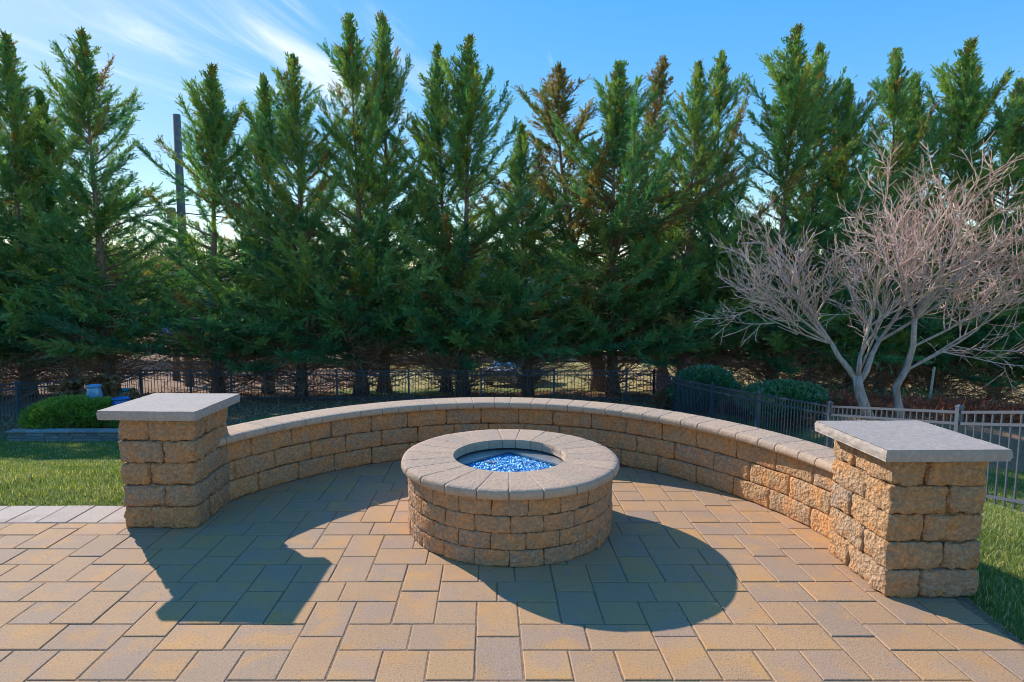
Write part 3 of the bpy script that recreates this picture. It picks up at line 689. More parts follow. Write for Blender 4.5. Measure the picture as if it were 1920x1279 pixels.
def leyland(seed, H=15.0, R=2.7, n_br=320, t0=0.122, dens=1.0, thin_top=1.0, lean=0.3, gaps=0.25, spray_step=0.15):
    rng = np.random.default_rng(seed); wood = MB(); trunk = MB(); dead = MB()
    def axis_pt(t): return np.array([lean*0.5*sin(t*3+seed), lean*0.5*sin(t*2.3+seed*1.7), t*H])
    tr = [axis_pt(t) for t in np.linspace(0, 0.97, 18)]
    trunk.tube(tr, [0.23*(1-t)**1.6*(1.4 if i == 0 else 1)+.012 for i, t in enumerate(np.linspace(0, .97, 18))], 8)
    P, D, Ls, TT, SC = [], [], [], [], []
    # a few directions where crown is thin
    gz = rng.uniform(0.28, 0.8, 11); ga = rng.uniform(0, 2*pi, 11)
    for i in range(n_br):
        t = t0+(0.995-t0)*((i+2.5*rng.random())/(n_br+2))**1.12
        az = i*2.39996+rng.normal(0, .35)
        if rng.random() < gaps+.35 and any(abs(t-z) < .055 and abs(((az-a_+pi) % (2*pi))-pi) < 1.0 for z, a_ in zip(gz, ga)): continue
        prof = (1-t)**0.86*(1.0 if t > .22 else 0.86+.6*t)*(1.12 if t < .45 else 1.0)
        plume = t > .4 and rng.random() < .20; droop = t < .4 and rng.random() < .12
        nz_ = .48 if t > .5 else .60
        L = R*prof*(rng.uniform(1.25, 1.95) if plume else (1.4 if droop else rng.uniform(0.40, 1.0 if t > .45 else 1.08)))+0.05
        if rng.random() < 0.10 and t < .45: L *= 1.3
        el0 = np.interp(t, [0, .3, .6, .85, 1], [radians(-4), radians(12), radians(32), radians(46), radians(66)])+rng.normal(0, .13)
        el1 = el0+np.interp(t, [0, .5, 1], [.42, .5, .25])*rng.uniform(.4, 1.3)
        o = axis_pt(t); nseg = max(3, int(L/.35)); pts = [o]; p = o.copy()
        for s in range(nseg):
            f = (s+.5)/nseg; el = el0+(el1-el0)*f; az += rng.normal(0, .07)
            p = p+np.array([cos(az)*cos(el), sin(az)*cos(el), sin(el)])*(L/nseg); pts.append(p.copy())
        pts = np.array(pts); wood.tube(pts, list(np.linspace(0.008+0.011*L, 0.004, len(pts))), 4, False)
        s0 = 0.26 if t < .6 else np.interp(t, [.6, .9], [.26, .02])
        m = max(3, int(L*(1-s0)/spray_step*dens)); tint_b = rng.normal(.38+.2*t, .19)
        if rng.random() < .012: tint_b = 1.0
        for f in np.linspace(s0, 1.0, m):
            q = f*nseg; k = min(int(q), nseg-1); base_ = pts[k]+(pts[k+1]-pts[k])*(q-k); dr = pts[k+1]-pts[k]; dr /= np.linalg.norm(dr)
            for c in range(4 if f < .93 else 5):
                d = dr+rng.normal(0, nz_*(1.12-.55*f), 3)+np.array([0, 0, .10]); d /= np.linalg.norm(d)
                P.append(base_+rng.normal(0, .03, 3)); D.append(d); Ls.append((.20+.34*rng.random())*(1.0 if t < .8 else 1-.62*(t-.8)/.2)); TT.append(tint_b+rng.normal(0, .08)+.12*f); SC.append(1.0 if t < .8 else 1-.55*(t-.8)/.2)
    # leader tip
    for k in range(5):
        b_ = axis_pt(.965); e_ = axis_pt(1.0)+rng.normal(0, .09, 3)*(k > 0)+np.array([0, 0, .22 if k == 0 else -.1*k]); wood.tube([b_, (b_+e_)/2, e_], [.014, .010, .006], 4, False)
    for k in range(26):
        t = 0.94+.06*k/26; az = rng.random()*6.28; e = radians(70); P.append(axis_pt(min(t, .985))+np.array([0, 0, max(0, t-.985)*H])); D.append(np.array([cos(az)*cos(e), sin(az)*cos(e), sin(e)])); Ls.append(.12); TT.append(.55); SC.append(.5)
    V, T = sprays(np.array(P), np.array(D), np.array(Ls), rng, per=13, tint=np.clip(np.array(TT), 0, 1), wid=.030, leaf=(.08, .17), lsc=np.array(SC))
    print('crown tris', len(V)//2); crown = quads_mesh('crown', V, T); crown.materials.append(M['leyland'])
    # bare lower branches, twiggy and brown
    for i in range(85):
        z = rng.uniform(.1, .19*H); az = rng.random()*6.28; L = rng.uniform(1.2, 2.6); el = rng.uniform(.05, .75); p = np.array([0, 0, z])+axis_pt(z/H)*np.array([1, 1, 0]); pts = [p.copy()]
        for s in range(5):
            az += rng.normal(0, .18); el += rng.normal(-.03, .12); p = p+np.array([cos(az)*cos(el), sin(az)*cos(el), sin(el)])*L/5; pts.append(p.copy())
            for c in range(3):
                a2, e2, l2 = az+rng.normal(0, .8), el+rng.normal(.1, .5), rng.uniform(.2, .7)
                p2 = p+np.array([cos(a2)*cos(e2), sin(a2)*cos(e2), sin(e2)])*l2; p3 = p2+np.array([cos(a2+.4)*cos(e2), sin(a2+.4)*cos(e2), sin(e2)+.2])*l2*.6
                dead.tube([p, p2, p3], [.010, .008, .005], 3, False)
        dead.tube(pts, list(np.linspace(.028, .010, 6)), 4, False)
    return dict(trunk=trunk.mesh('trunk', True), branches=wood.mesh('branches'), twigs=dead.mesh('lower_twigs'), crown=crown)
for_k = [dict(seed=1, H=15, R=3.9), dict(seed=2, H=15, R=3.6), dict(seed=3, H=14.5, R=4.1, gaps=.5), dict(seed=4, H=15, R=3.8, n_br=330), dict(seed=5, H=13.5, R=3.8, lean=.6), dict(seed=6, H=15, R=4.2, n_br=330)]
LEY = [leyland(**k) for k in for_k]
for L_ in LEY:
    L_['trunk'].materials.append(M['bark']); L_['branches'].materials.append(M['bark']); L_['twigs'].materials.append(M['twigbark'])
def at(u, v, Y):
    a = (u-918)/F_PX; b = (v-639.5)/F_PX; t_ = Y/(cth-b*sth); return Vector((a*t_, Y, CAM_H+(-sth-b*cth)*t_))
# (apex u, apex v, depth, variant, width factor, label)
trees = [(-330, 60, 25.0, 1, 1.1, None), (-240, 90, 24.4, 5, 1.1, None), (-150, 90, 25.0, 3, 1.1, None), (-70, 70, 25.8, 0, 1.0, None), (8, 68, 24.8, 0, 1.0, 'tall cypress cut off by the left edge of the photo'),  # first four stand out of frame, added to cast shade on the lawn
 (92, 178, 26.2, 4, .95, 'shorter cypress between the leftmost cypress and the tall spire beside it'),
 (157, 62, 24.4, 1, 1.05, 'tall slim cypress spire standing alone left of the utility pole'),
 (390, 124, 24.6, 2, 1.0, 'cypress with narrow tip just right of the utility pole'),
 (487, 142, 25.8, 1, .9, 'shorter cypress tip left of a taller twin, over the left part of the seat wall'),
 (545, 104, 24.4, 5, .85, 'cypress with pointed tip, second spire right of the utility pole'),
 (655, 32, 24.6, 3, .95, 'left one of the two tallest cypress spires close together'),
 (710, 30, 25.4, 1, .9, 'right one of the two tallest cypress spires close together'),
 (825, 86, 25.4, 0, .85, 'slim cypress spire left of the one above the fire pit'),
 (872, 72, 24.3, 2, .95, 'tall cypress with long right branches directly above the fire pit'),
 (985, 232, 24.4, 4, .85, 'low cypress at the edge of the sky gap right of the fire pit'),
 (1165, 118, 24.6, 5, 1.0, 'sunlit cypress in front of the brown tinged conifers, right of the sky gap'),
 (1305, 120, 24.4, 0, .85, 'bright green cypress, first right of the brown tinged conifers'),
 (1358, 98, 25.4, 3, .85, 'slim cypress just left of the tallest right hand one'),
 (1485, 55, 24.6, 2, 1.0, 'tallest cypress in the right half, above the bare tree'),
 (1545, 84, 25.8, 1, .9, 'cypress spire tucked behind the right shoulder of the tallest right hand one'),
 (1612, 152, 24.6, 4, .9, 'short topped cypress above the middle of the bare tree'),
 (1680, 96, 25.2, 3, .9, 'cypress spire above the right half of the bare tree'),
 (1722, 146, 26.4, 4, .8, 'small cypress tip between two taller spires near the right edge'),
 (1810, 80, 24.6, 2, 1.05, 'broad cypress with many raised branch tips near the right edge'),
 (1918, 150, 24.8, 5, .95, 'cypress cut off by the right edge of the photo'), (2060, 110, 25.0, 0, 1.0, None)]
Hs = [k['H'] for k in for_k]
for i, (u, v, Y, kv, wf, lab) in enumerate(trees):
    top = at(u, v, Y); gz = float(ground_z(top.x, Y)); h = top.z-gz; s_ = h/Hs[kv]
    r_ = empty('cypress_tree', (top.x, Y, gz-.02), random.uniform(0, 6.28)); sw = wf*(0.55*s_+0.62)
    r_.scale = (sw, sw, s_)
    tag(r_, lab or ('unseen cypress added past the left edge to shade the lawn' if u < 0 else 'cypress just outside the right edge'), 'tree', 'row of tall cypress trees behind the fence')
    link('trunk', LEY[kv]['trunk'], None, r_); link('branches', LEY[kv]['branches'], None, r_)
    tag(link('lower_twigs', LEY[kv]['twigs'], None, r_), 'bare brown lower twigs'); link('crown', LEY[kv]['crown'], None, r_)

# rusty conifers behind
RUS = []
for sdv, Hh, Rr in ((21, 14.5, 3.9), (22, 14.5, 3.5)):
    L_ = leyland(sdv, H=Hh, R=Rr, n_br=215, dens=1.0, gaps=.2, lean=1.4); L_['crown'].materials.clear(); L_['crown'].materials.append(M['rusty'])
    for a_, b_ in (('trunk', 'bark'), ('branches', 'bark'), ('twigs', 'twigbark')): L_[a_].materials.append(M[b_])
    RUS.append(L_)
for (u, v, Y, k, w, lab) in ((1092, 122, 27.0, 0, 1.45, 'brown tinged bushy conifer at the right side of the sky gap, behind the green ones'), (1262, 98, 28.0, 1, 1.3, 'brown tinged conifer top poking up between two green cypress tips')):
    top = at(u, v, Y); gz = float(ground_z(top.x, Y)); r_ = empty('brown_conifer', (top.x, Y, gz)); s_ = (top.z-gz)/14.5; r_.scale = (w, w, s_)
    tag(r_, lab, 'tree', 'brown tinged conifers'); 
    for nm, kk in (('trunk', 'trunk'), ('branches', 'branches'), ('crown', 'crown')): link(nm, RUS[k][kk], None, r_)

# ------------------------------------------------------------------ bare trees
def bare_tree(seed, base_pts, mat_l, mat_t, name, label, group, loc, levels=4, up=.35, L0=1.5, twig_r=.004, nchild=(3, 5), spread=.62, parent_r=.075):
    """base_pts: list of (list of limb points, start radius) in local coordinates"""
    rng = np.random.default_rng(seed); big, small = MB(), MB()
    def grow(p, d, L, r, lv):
        n = (6, 6, 5, 3, 3)[lv]; pts = [p.copy()]; rs = [r]; kids = []
        r1 = max(r*.42, twig_r*.75)
        for s in range(n):
            d = d+rng.normal(0, .055, 3)+np.array([0, 0, up*.16]); d /= np.linalg.norm(d); p = p+d*L/n; pts.append(p.copy()); rs.append(r+(r1-r)*(s+1)/n)
            if lv < levels and (s >= 1 or lv > 0) and s < n-1:
                if rng.random() < (.95, .9, .8, .5)[lv]: kids.append((p.copy(), d.copy(), rs[-1], 1-.5*s/n))
        (big if r > .016 else small).tube(pts, rs, 7 if r > .04 else (5 if r > .012 else 3), False)
        if lv < levels:
            if lv < 2: kids.append((p.copy(), d.copy(), r1*1.2, .5))
            for (q, dd, rr, ls) in kids:
                a = rng.normal(size=3); a -= dd*np.dot(a, dd); a /= np.linalg.norm(a)
                ang = rng.uniform(.45, 1.0); nd = dd*cos(ang)+a*sin(ang); nd[2] += up*.12; nd /= np.linalg.norm(nd)
                grow(q, nd, L*rng.uniform(.45, .72)*(.55+.45*ls), max(rr*rng.uniform(.55, .78), twig_r), lv+1)
    r_ = empty(name, loc); tag(r_, label, 'tree', group)
    tk = MB()
    for (pts, ra, rb) in base_pts:
        P_ = [np.array(p, float) for p in pts]; tk.tube(P_, list(np.linspace(ra, rb, len(P_))), 10, True)
    tk.build('trunk', mat_l, r_, smooth=True)
    return r_, grow, big, small
bt_Y = 13.0
def loc_px(u, v, Y, origin): return at(u, v, Y)-Vector(origin)
# left of the pair: three limbs from a low fork
Yt = 13.0; o1 = at(1632, 790, Yt); o1.z = float(ground_z(o1.x, Yt))-.03
def limb(pix, o, dY=0): return [tuple(at(u, v, Yt+dy)-o) for (u, v, dy) in pix]
L1 = [limb([(1632, 790, 0), (1622, 765, 0), (1612, 735, 0), (1606, 705, 0)], o1), limb([(1607, 715, 0), (1590, 690, .1), (1572, 668, .2), (1560, 645, .3)], o1),
      limb([(1608, 712, 0), (1611, 685, -.1), (1613, 668, -.1)], o1), limb([(1608, 722, 0), (1625, 695, .1), (1635, 665, .2), (1648, 640, .4)], o1)]
o2 = at(1690, 790, Yt); o2.z = float(ground_z(o2.x, Yt))-.03
L2 = [limb([(1690, 795, 0), (1685, 762, 0), (1680, 725, 0), (1698, 695, 0), (1712, 650, 0), (1715, 598, -.1)], o2)]
r_, grow, big, small = bare_tree(31, [(L1[0], .12, .09), (L1[1], .07, .043), (L1[2], .055, .038), (L1[3], .07, .042)], M['greybark'], M['pinktwig'],
    'bare_tree', 'leafless grey tree forking low into three limbs, left one of the pair behind the fence', 'leafless trees with pinkish twigs', tuple(o1), levels=3, twig_r=.0075)
def G(l, L, r, tilt=(0, 0, 0), n=2, sp=.5, seed=0):
    rng = np.random.default_rng(seed); p = np.array(l[-1]); d = np.array(l[-1])-np.array(l[-2]); d /= np.linalg.norm(d); d = d+np.array(tilt)
    for k in range(n):
        dd = d+rng.normal(0, sp, 3)*np.array([1, 1, .5]); dd /= np.linalg.norm(dd); grow(p, dd, L*rng.uniform(.8, 1.1), r, 0)
G(L1[1], 2.15, .040, (-.45, 0, .1), 5, .5, 1); G(L1[2], 2.4, .036, (-.05, 0, .1), 3, .42, 2); G(L1[3], 2.4, .038, (.1, 0, .3), 4, .5, 3); G(L1[1], 2.2, .028, (-1.2, -.1, -.35), 2, .25, 4); G([L1[0][2], L1[0][3]], 1.9, .024, (.9, .2, -.1), 1, .3, 8)
big.build('limbs', M['greybark'], r_, smooth=True); small.build('twigs', M['pinktwig'], r_)
r_, grow, big, small = bare_tree(33, [(L2[0], .095, .05)], M['greybark'], M['pinktwig'],
    'bare_tree', 'leafless grey tree on one kinked trunk, right one of the pair behind the fence', 'leafless trees with pinkish twigs', tuple(o2), levels=3, twig_r=.0075)
G(L2[0], 2.4, .036, (.55, 0, .25), 5, .5, 5); G(L2[0], 2.3, .032, (-.35, 0, .3), 3, .45, 16)
G([L2[0][2], L2[0][3]], 2.4, .032, (1.1, 0, -.1), 2, .2, 7); G([L2[0][3], L2[0][4]], 2.2, .03, (1.3, 0, -.2), 2, .3, 9)
big.build('limbs', M['greybark'], r_, smooth=True); small.build('twigs', M['pinktwig'], r_)
# bare tree behind, beside the utility pole
Yb = 36.0; o3 = at(330, 700, Yb); o3.z = float(ground_z(o3.x, Yb))
r_, grow, big, small = bare_tree(41, [([(0, 0, 0), (.1, 0, 2), (0, 0, 4)], .22, .16)], M['farbark'], M['farbark'], 'bare_tree',
    'leafless dark tree far behind the cypresses beside the utility pole', 'leafless trees beyond the cypresses', tuple(o3), levels=3, L0=3, twig_r=.012)
for k in range(6):
    a = k*1.05; grow(np.array([0., 0, 3.6+.1*k]), np.array([cos(a)*.6, sin(a)*.6, .8]), 3.7, .10, 0)
big.add(small.v, small.f); big.build('limbs', M['farbark'], r_)

# ------------------------------------------------------------------ shrubs and plants
def dome_shrub(name, label, group, u, vtop, Y, rad, mat, seed, n=2600, leafl=(.06, .10), wid=.035, per=5, flat=1.0, x=None):
    rng = np.random.default_rng(seed); top = at(u, vtop, Y); gz = float(ground_z(top.x, Y)); h = top.z-gz
    r_ = empty(name, (top.x, Y, gz)); tag(r_, label, 'shrub', group)
    th = rng.uniform(0, 2*pi, n); cz = rng.uniform(-.35, 1, n); rr = rng.uniform(.72, 1.03, n)
    lump = 1+.09*np.sin(th*5+seed)+.07*np.sin(cz*9+th*3)
    sx = np.sqrt(1-np.clip(cz, -1, 1)**2*.999)
    P = np.stack([rad*sx*np.cos(th)*rr*lump, rad*sx*np.sin(th)*rr*lump, h*(.42+.58*cz)*1.0*np.where(cz > 0, rr**.5, 1)], 1)
    P[:, 2] = np.maximum(P[:, 2], .03)
    D = np.stack([sx*np.cos(th), sx*np.sin(th), cz+.35], 1)+rng.normal(0, .35, (n, 3)); D /= np.linalg.norm(D, axis=1, keepdims=True)
    V, T = sprays(P, D, np.full(n, .10), rng, per=per, leaf=leafl, wid=wid, ang=1.0, tint=np.clip(rng.normal(.45, .2, n), 0, 1))
    link('foliage', quads_mesh('foliage', V, T), mat, r_)
    st = MB()
    for k in range(12):
        a = rng.random()*6.28; st.tube([(0.04*cos(a), .04*sin(a), -.02), (rad*.35*cos(a), rad*.35*sin(a), h*.4), (rad*.6*cos(a), rad*.6*sin(a), h*.72)], [.018, .012, .006], 5)
    st.build('stems', M['twigbark'], r_); return r_
dome_shrub('round_shrub', 'round dark green shrub behind the fence, the farther one by the fence corner', 'round green shrubs behind the right fence', 1325, 690, 19.6, 1.0, M['shrub'], 51, n=4200)
dome_shrub('round_shrub', 'round glossy green shrub behind the fence, the nearer one towards the bare trees', 'round green shrubs behind the right fence', 1478, 722, 14.8, 1.0, M['shrub'], 52, n=4200)
dome_shrub('red_shrub', 'small red leaved plant between the two round green shrubs', None, 1398, 752, 16.6, .45, M['redleaf'], 53, n=500)
dome_shrub('red_shrub', 'tiny reddish brown plant at the back corner of the black fence', None, 1243, 733, 20.2, .28, M['litter'], 57, n=260)
dome_shrub('juniper_bush', 'low yellow green bush above the ledge stone wall on the left', None, 122, 750, 14.4, .82, M['juniper'], 54, n=3000, leafl=(.05, .09), wid=.018, per=8)
dome_shrub('juniper_bush', 'small yellow green bush right of the wider one, next to the pillar cap', None, 190, 752, 14.8, .5, M['juniper'], 55, n=1400, leafl=(.05, .09), wid=.018, per=8)

# dried hydrangeas
def dry_plant(u, v, Y, seed, label):
    rng = np.random.default_rng(seed); p = at(u, v, Y); gz = float(ground_z(p.x, Y)); h = p.z-gz; r_ = empty('dried_flower_bush', (p.x, Y, gz)); tag(r_, label, 'shrub', 'dried orange brown flower heads by the left fence')
    st = MB(); P = []; D = []
    for k in range(16):
        a = rng.random()*6.28; q = rng.uniform(.1, .55); hh = h*rng.uniform(.6, 1.0); tip = np.array([q*cos(a), q*sin(a), hh]); st.tube([(0, 0, 0), tip*np.array([.6, .6, .55]), tip], [.008, .006, .004], 4)
        for j in range(26): d = rng.normal(size=3); d /= np.linalg.norm(d); P.append(tip+d*.06); D.append(d)
    st.build('stems', M['twigbark'], r_); V, T = sprays(np.array(P), np.array(D), np.full(len(P), .04), rng, per=4, leaf=(.06, .11), wid=.075, ang=1.2)
    link('flower_heads', quads_mesh('flower_heads', V, T), M['dryflower'], r_)
dry_plant(140, 716, 16.6, 61, 'dried orange brown flower bush left of the pale blue pot')
dry_plant(205, 706, 16.9, 62, 'dried orange brown flower bush between the pale blue pot and the teal pot')
dry_plant(222, 728, 15.6, 63, 'low dried flower clump just behind the left pillar cap')

# pots
def pot(u, vt, vb, Y, wpx, col, label):
    p0 = at(u, vb, Y); p1 = at(u, vt, Y); w = wpx/F_PX*Y/2; gz = float(ground_z(p0.x, Y)); h = p1.z-gz; r_ = empty('glazed_pot', (p0.x, Y, gz)); tag(r_, label, 'pot', 'glazed garden pots by the left fence')
    b = MB(); prof = [(0.0, 0), (.55, 0), (.62, .03), (.85, .3), (1.0, .6), (.98, .8), (.84, .93), (.82, .95), (.94, .97), (.95, 1.0), (.80, 1.0), (.76, .93), (0, .90)]
    b.lathe([(a*w, c*h) for a, c in prof], 28); b.build('vessel', simple('glaze_'+label.split()[0], col, .15, spec=.7, var=.35, vs=9), r_, smooth=True)
    s = MB(); s.lathe([(0, .905*h), (.76*w, .905*h)], 20); s.build('soil', M['sand'], r_)
pot(178, 722, 752, 15.4, 27, (.22, .42, .62), 'pale blue glazed pot behind the yellow green bush')
pot(237, 729, 752, 15.9, 24, (.05, .22, .24), 'teal green glazed pot just above the left pillar cap')
pot(228, 746, 766, 14.9, 34, (.03, .17, .46), 'wide bright blue glazed bowl touching the edge of the left pillar cap')

# leaf litter, ground cover and grass blades
def scatter_leaves(name, label, X, Y, mat, seed, size=(.04, .09), lift=.03, kind='stuff', cat='leaf litter'):
    rng = np.random.default_rng(seed); n = len(X); Z = ground_z(X, Y)+rng.uniform(.0, lift, n)
    P = np.stack([X, Y, Z], 1); D = rng.normal(size=(n, 3))*np.array([1, 1, .35]); D /= np.linalg.norm(D, axis=1, keepdims=True)
    V, T = sprays(P, D, np.full(n, .01), rng, per=1, leaf=size, wid=.05, ang=.3); o = link(name, quads_mesh(name, V, T), mat); tag(o, label, cat, kind='stuff'); return o
rg = np.random.default_rng(5)
X = rg.uniform(-15, 16, 60000); Y = rg.uniform(13.5, 26.2, 60000); k = rg.random(60000) < bed_mask(X, Y)*.9; scatter_leaves('leaf_litter', 'dry brown fallen leaves under the cypresses and along the back fence', X[k], Y[k], M['litter'], 8)
def cover(name, label, n, fx, fy, hgt, mat, seed, cat):
    rng = np.random.default_rng(seed); X = rng.uniform(*fx, n); Y = rng.uniform(*fy, n)
    lump = .5+.5*np.sin(X*2.1+1)*np.sin(Y*1.7+X*.6); Z = ground_z(X, Y)+rng.random(n)*hgt*(.35+.65*lump)
    D = rng.normal(size=(n, 3))+np.array([0, 0, .5]); D /= np.linalg.norm(D, axis=1, keepdims=True)
    V, T = sprays(np.stack([X, Y, Z], 1), D, np.full(n, .22), rng, per=8, leaf=(.06, .12), wid=.02); tag(link(name, quads_mesh(name, V, T), mat), label, cat, kind='stuff')
cover('red_ground_cover', 'low red brown ground cover in the raised bed behind the right fence', 6500, (7.0, 15.5), (13.4, 18.5), .42, M['redleaf'], 9, 'ground cover')
cover('under_growth', 'dark low undergrowth between the cypress trunks on the right', 2500, (8.5, 17), (19.5, 25), .9, M['leyland'], 10, 'undergrowth')

cover('dead_brush', 'reddish brown dead brush under the cypresses on the right', 4200, (6.9, 20), (19.0, 25.5), .8, M['litter'], 15, 'dead brush')
def grass(name, label, n, fx, fy, test, hgt, seed, wid):
    rng = np.random.default_rng(seed); X = rng.uniform(*fx, n); Y = rng.uniform(*fy, n)
    # denser near the camera
    keep = test(X, Y) & (rng.random(n) < np.clip((5.5/np.maximum(np.hypot(X, Y), 3.0))**2.0, .05, 1.0)); X, Y = X[keep], Y[keep]; n = len(X)
    Z = ground_z(X, Y); dist = np.hypot(X, Y)/5.0
    cl = np.array([mnoise.noise(Vector((a*2.2, b*2.2, 0))) for a, b in zip(X, Y)])
    h = hgt*rng.uniform(.5, 1.25, n)*(1+.5*cl); az = rng.uniform(0, 6.28, n)+cl*2; ln = rng.uniform(.2, 1.1, n)*h
    w = wid*np.maximum(dist, .8)*rng.uniform(.7, 1.3, n); c, s = np.cos(az), np.sin(az)
    b0 = np.stack([X-s*w, Y+c*w, Z-.005], 1); b1 = np.stack([X+s*w, Y-c*w, Z-.005], 1)
    m = np.stack([X+c*ln*.35, Y+s*ln*.35, Z+h*.62], 1); tp = np.stack([X+c*ln, Y+s*ln, Z+h*.92], 1)
    off = np.stack([s*w*.7, -c*w*.7, 0*w], 1)
    V = np.concatenate([np.stack([b0, b1, m+off, m-off], 1).reshape(-1, 3)]); V2 = np.stack([m-off, m+off, tp], 1).reshape(-1, 3)
    T = np.clip(rng.beta(2, 3, n)*.95+.08+.30*cl+(rng.random(n) < .16)*.45, 0, 1)
    nq = n; F1 = np.arange(nq*4).reshape(nq, 4)
    tri = np.concatenate([F1[:, [0, 1, 2]], F1[:, [0, 2, 3]], np.arange(nq*4, nq*4+nq*3).reshape(nq, 3)])
    me = mesh_np(name, np.concatenate([V, V2]), tri, False, {'tint': np.concatenate([np.repeat(T, 4), np.repeat(T, 3)])})
    tag(link(name, me, M['grass']), label, 'grass', kind='stuff'); print(name, n)
lt = lambda X, Y: (patio_dist(X, Y) > -.03) & (bed_mask(X, Y) < .5) & (Y < 13.2)
grass('lawn_grass', 'green lawn left of the patio, sunlit near and shaded far', 420000, (-12.5, -1.4), (3.95, 13.2), lambda X, Y: lt(X, Y) & (np.abs(X) < Y*.86+.6) & (X < -1.0-.02*Y), .038, 11, .0023)
grass('lawn_grass', 'green lawn right of the patio sloping down to the fence', 420000, (2.0, 10), (1.9, 12.5), lambda X, Y: lt(X, Y) & (X < Y*.92+.5) & (X > .42*Y), .038, 12, .0023)

# ------------------------------------------------------------------ utility pole and wires, far things
Yp = 31.0; pt = at(331, 215, Yp); gz = float(ground_z(pt.x, Yp)); pole = empty('utility_pole', (pt.x, Yp, gz)); tag(pole, 'weathered wooden utility pole rising between the cypresses on the left', 'utility pole')
b = MB(); b.tube([(0, 0, 0), (0, 0, (pt.z-gz)*.5), (0, 0, pt.z-gz)], [.24, .21, .18], 14); b.build('pole', M['pole'], pole, smooth=True)
c_ = at(313, 405, Yp); b = MB(); b.lathe([(0, -.4), (.19, -.4), (.21, -.36), (.21, .32), (.18, .4), (0, .42)], 18, (-.45, -.1, c_.z-gz)); b.build('transformer', M['canister'], pole, smooth=True)
b = MB(); b.box(-.5, -.05, c_.z-gz+.1, .1, .05, c_.z-gz+.2); b.build('bracket', M['canister'], pole)
def wire(pts, label, r=.022):
    P = []
    for (a, b_) in zip(pts[:-1], pts[1:]):
        A, B = at(*a), at(*b_)
        for k in range(12): f = k/12; P.append(A.lerp(B, f)-Vector((0, 0, 4*f*(1-f)*.25)))
    P.append(at(*pts[-1])); o_ = P[0].copy(); w = MB(); w.tube([p-o_ for p in P], r, 6); tag(w.build('overhead_cable', M['cable'], None, o_), label, 'cable', 'overhead cables behind the cypresses')
wire([(-200, 425, 31), (331, 398, 31), (1010, 437, 30), (1240, 455, 29.5), (2100, 500, 29)], 'lower black overhead cable crossing behind the cypresses from the utility pole', .028)
wire([(-200, 400, 31.2), (331, 382, 31.2), (1010, 405, 31), (2100, 470, 31)], 'upper thin overhead cable crossing behind the cypresses from the utility pole', .016)

# leaning pale stake
s0, s1 = at(1741, 756, 15.6), at(1752, 688, 15.8); s0.z = float(ground_z(s0.x, 15.6)); st = MB(); st.tube([(0, 0, 0), s1-s0], .03, 8); tag(st.build('wooden_stake', M['stake'], None, s0), 'thin pale leaning wooden stake right of the bare trees', 'stake')

# small car beyond the trees
M['carblue'] = simple('car_glass_blue', (.08, .36, .75), .12, spec=.8); M['carbody'] = simple('pale_car_paint', (.55, .62, .78), .3, .1, .5); M['tyre'] = simple('tyre_rubber', (.02, .02, .02), .8)
def car(u, v, Y, rz, label, body=M['carbody'], glass=M['carblue'], sc=1.0):
    p = at(u, v, Y); gz = float(ground_z(p.x, Y)); r_ = empty('parked_car', (p.x, Y, gz+.03), rz); r_.scale = (sc,)*3; tag(r_, label, 'car')
    prof = [(-2.15, .35), (-2.2, .7), (-2.1, .92), (-1.2, 1.0), (-.75, 1.38), (.95, 1.42), (1.65, 1.0), (2.1, .95), (2.2, .6), (2.1, .32)]
    b = MB(); n = len(prof); vs = [(x, -.85 if z < 1.05 else -.66, z) for x, z in prof]+[(x, .85 if z < 1.05 else .66, z) for x, z in prof]
    b.add(vs, [tuple(range(n))[::-1], tuple(range(n, 2*n))]+[(k, (k+1) % n, n+(k+1) % n, n+k) for k in range(n)]); b.build('body', body, r_)
    for s in (-1, 1):
        g = MB(); y = s*.775; g.add([(-1.08, s*.86, 1.02), (-.68, s*.70, 1.33), (.88, s*.70, 1.36), (1.42, s*.86, 1.02)], [(0, 1, 2, 3)]); g.build('side_window', glass, r_)
    g = MB(); g.add([(-1.22, -.74, 1.012), (-1.22, .74, 1.012), (-.79, .60, 1.372), (-.79, -.60, 1.372)], [(0, 1, 2, 3)]); g.build('windshield', glass, r_)
    g = MB(); g.add([(1.66, -.72, 1.022), (1.66, .72, 1.022), (1.0, .60, 1.42), (1.0, -.60, 1.42)], [(0, 1, 2, 3)]); g.build('rear_window', glass, r_)
    for x in (-1.35, 1.35):
        for s in (-1, 1):
            w = MB(); w.tube([(0, -.1, 0), (0, .1, 0)], .33, 18); w.build('wheel', M['tyre'], r_, (x, s*.80, .33))
    for s in (-1, 1):
        h = MB(); h.box(-2.23, s*.6-.16, .68, -2.15, s*.6+.16, .82); h.build('headlight', M['steel'], r_)
    return r_
car(965, 716, 29.5, radians(66), 'pale silver blue car parked beyond the cypress trunks behind the fire pit', sc=.95)

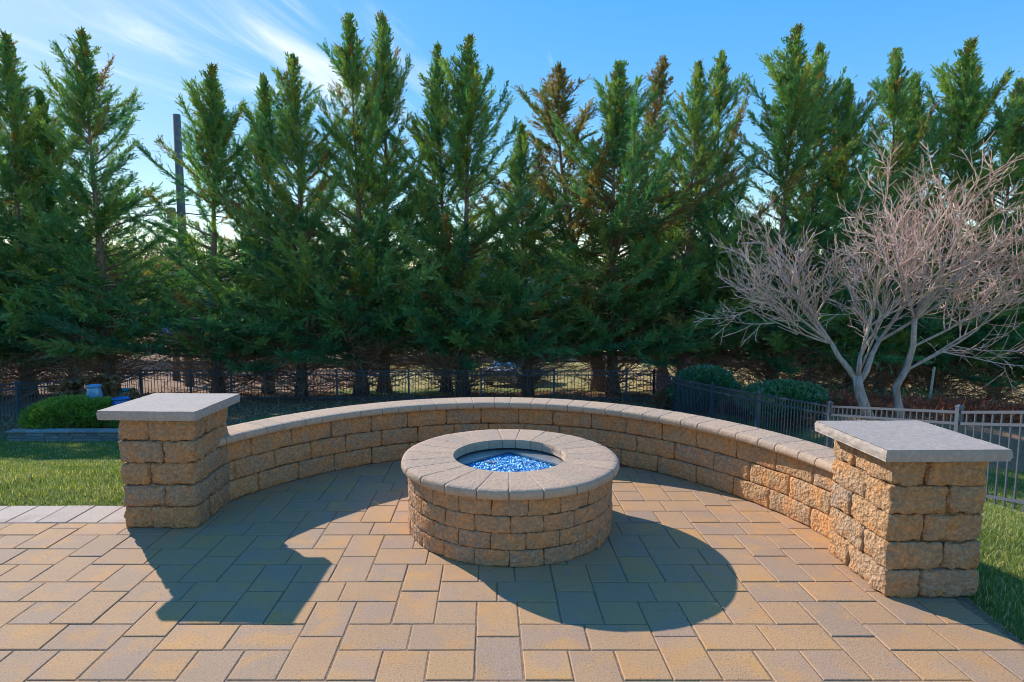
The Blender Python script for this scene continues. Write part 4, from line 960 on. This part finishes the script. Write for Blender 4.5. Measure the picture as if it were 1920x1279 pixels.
# houses beyond, seen through gaps
def house(u, Y, w, d, h, rz, wallc, roofc, label):
    x = (u-918)/F_PX*Y; gz = float(ground_z(x, Y)); r_ = empty('house', (x, Y, gz-.3), rz); tag(r_, label, 'house', 'houses far behind the cypresses')
    b = MB(); b.box(-w/2, -d/2, 0, w/2, d/2, h); b.add([(-w/2, -d/2, h), (-w/2, d/2, h), (-w/2, 0, h+d*.35), (w/2, -d/2, h), (w/2, d/2, h), (w/2, 0, h+d*.35)], [(0, 2, 1), (3, 4, 5)]); b.build('wall', simple('siding', wallc, .8, var=.2), r_)
    rf = MB(); e = .45; hh = h+d*.35+.06
    for s in (-1, 1):
        vs = [(-w/2-e, s*(d/2+e), h-e*.7), (w/2+e, s*(d/2+e), h-e*.7), (w/2+e, 0, hh), (-w/2-e, 0, hh)]; vs += [(a, b_, c+.15) for a, b_, c in vs]
        rf.add(vs, [(0, 1, 2, 3), (4, 5, 6, 7), (0, 1, 5, 4), (1, 2, 6, 5), (2, 3, 7, 6), (3, 0, 4, 7)])
    rf.build('roof', simple('shingle', roofc, .9, var=.4, vs=3), r_)
    for row in range(2 if h > 4 else 1):
        for k in range(int(w//2.6)):
            x_ = -w/2+1.3+k*2.6; z_ = 1.0+row*2.8
            f = MB(); f.box(x_-.55, -d/2-.06, z_, x_+.55, -d/2-.003, z_+1.4); fo = f.build('window', M['stake'], r_)
            g = MB(); g.box(x_-.45, -d/2-.075, z_+.1, x_+.45, -d/2-.062, z_+1.3); g.build('pane', M['carblue'], fo)
house(940, 68, 13, 9, 5.6, radians(12), (.55, .52, .52), (.16, .14, .15), 'pale house far behind the low cypress at the sky gap')
house(430, 66, 12, 8, 5.4, radians(-10), (.50, .40, .36), (.13, .11, .11), 'tan house far behind the cypresses on the left')
house(1380, 74, 14, 9, 5.6, radians(-8), (.60, .55, .50), (.20, .15, .13), 'cream house far behind the cypresses on the right')

# far wood on the rise
def far_wood(n, seed):
    rng = np.random.default_rng(seed); P = []; D = []; L = []
    for k in range(n):
        x = rng.uniform(-170, 170); y = rng.uniform(105, 150); gz = float(ground_z(x, y)); h = rng.uniform(6, 11)
        for j in range(26):
            a = rng.random()*6.28; z = rng.uniform(.15, .9)*h; q = (1-abs(z/h-.55))*h*.22; P.append((x+cos(a)*q*rng.random(), y+sin(a)*q*rng.random(), gz+z)); D.append((cos(a)*.5, sin(a)*.5, .9)); L.append(rng.uniform(1.2, 2.4))
        P += [(x, y, gz)]*2; D += [(0.02, 0, 1)]*2; L += [h*.8]*2
    D = np.array(D); D /= np.linalg.norm(D, axis=1, keepdims=True)
    V, T = sprays(np.array(P), D, np.array(L), rng, per=6, leaf=(.8, 1.8), wid=.16, ang=.5); o = link('distant_wood', quads_mesh('distant_wood', V, T), leaf_mat('far_twig', [(0, (.20, .15, .14)), (.6, (.28, .21, .19)), (1, (.18, .17, .10))], .3, 0)); tag(o, 'leafless brownish wood on the far rise, glimpsed between the cypresses', 'woods', kind='stuff')
far_wood(420, 77)
print('tris', sum(len(m.loop_triangles) if (m.calc_loop_triangles() or True) else 0 for m in bpy.data.meshes))
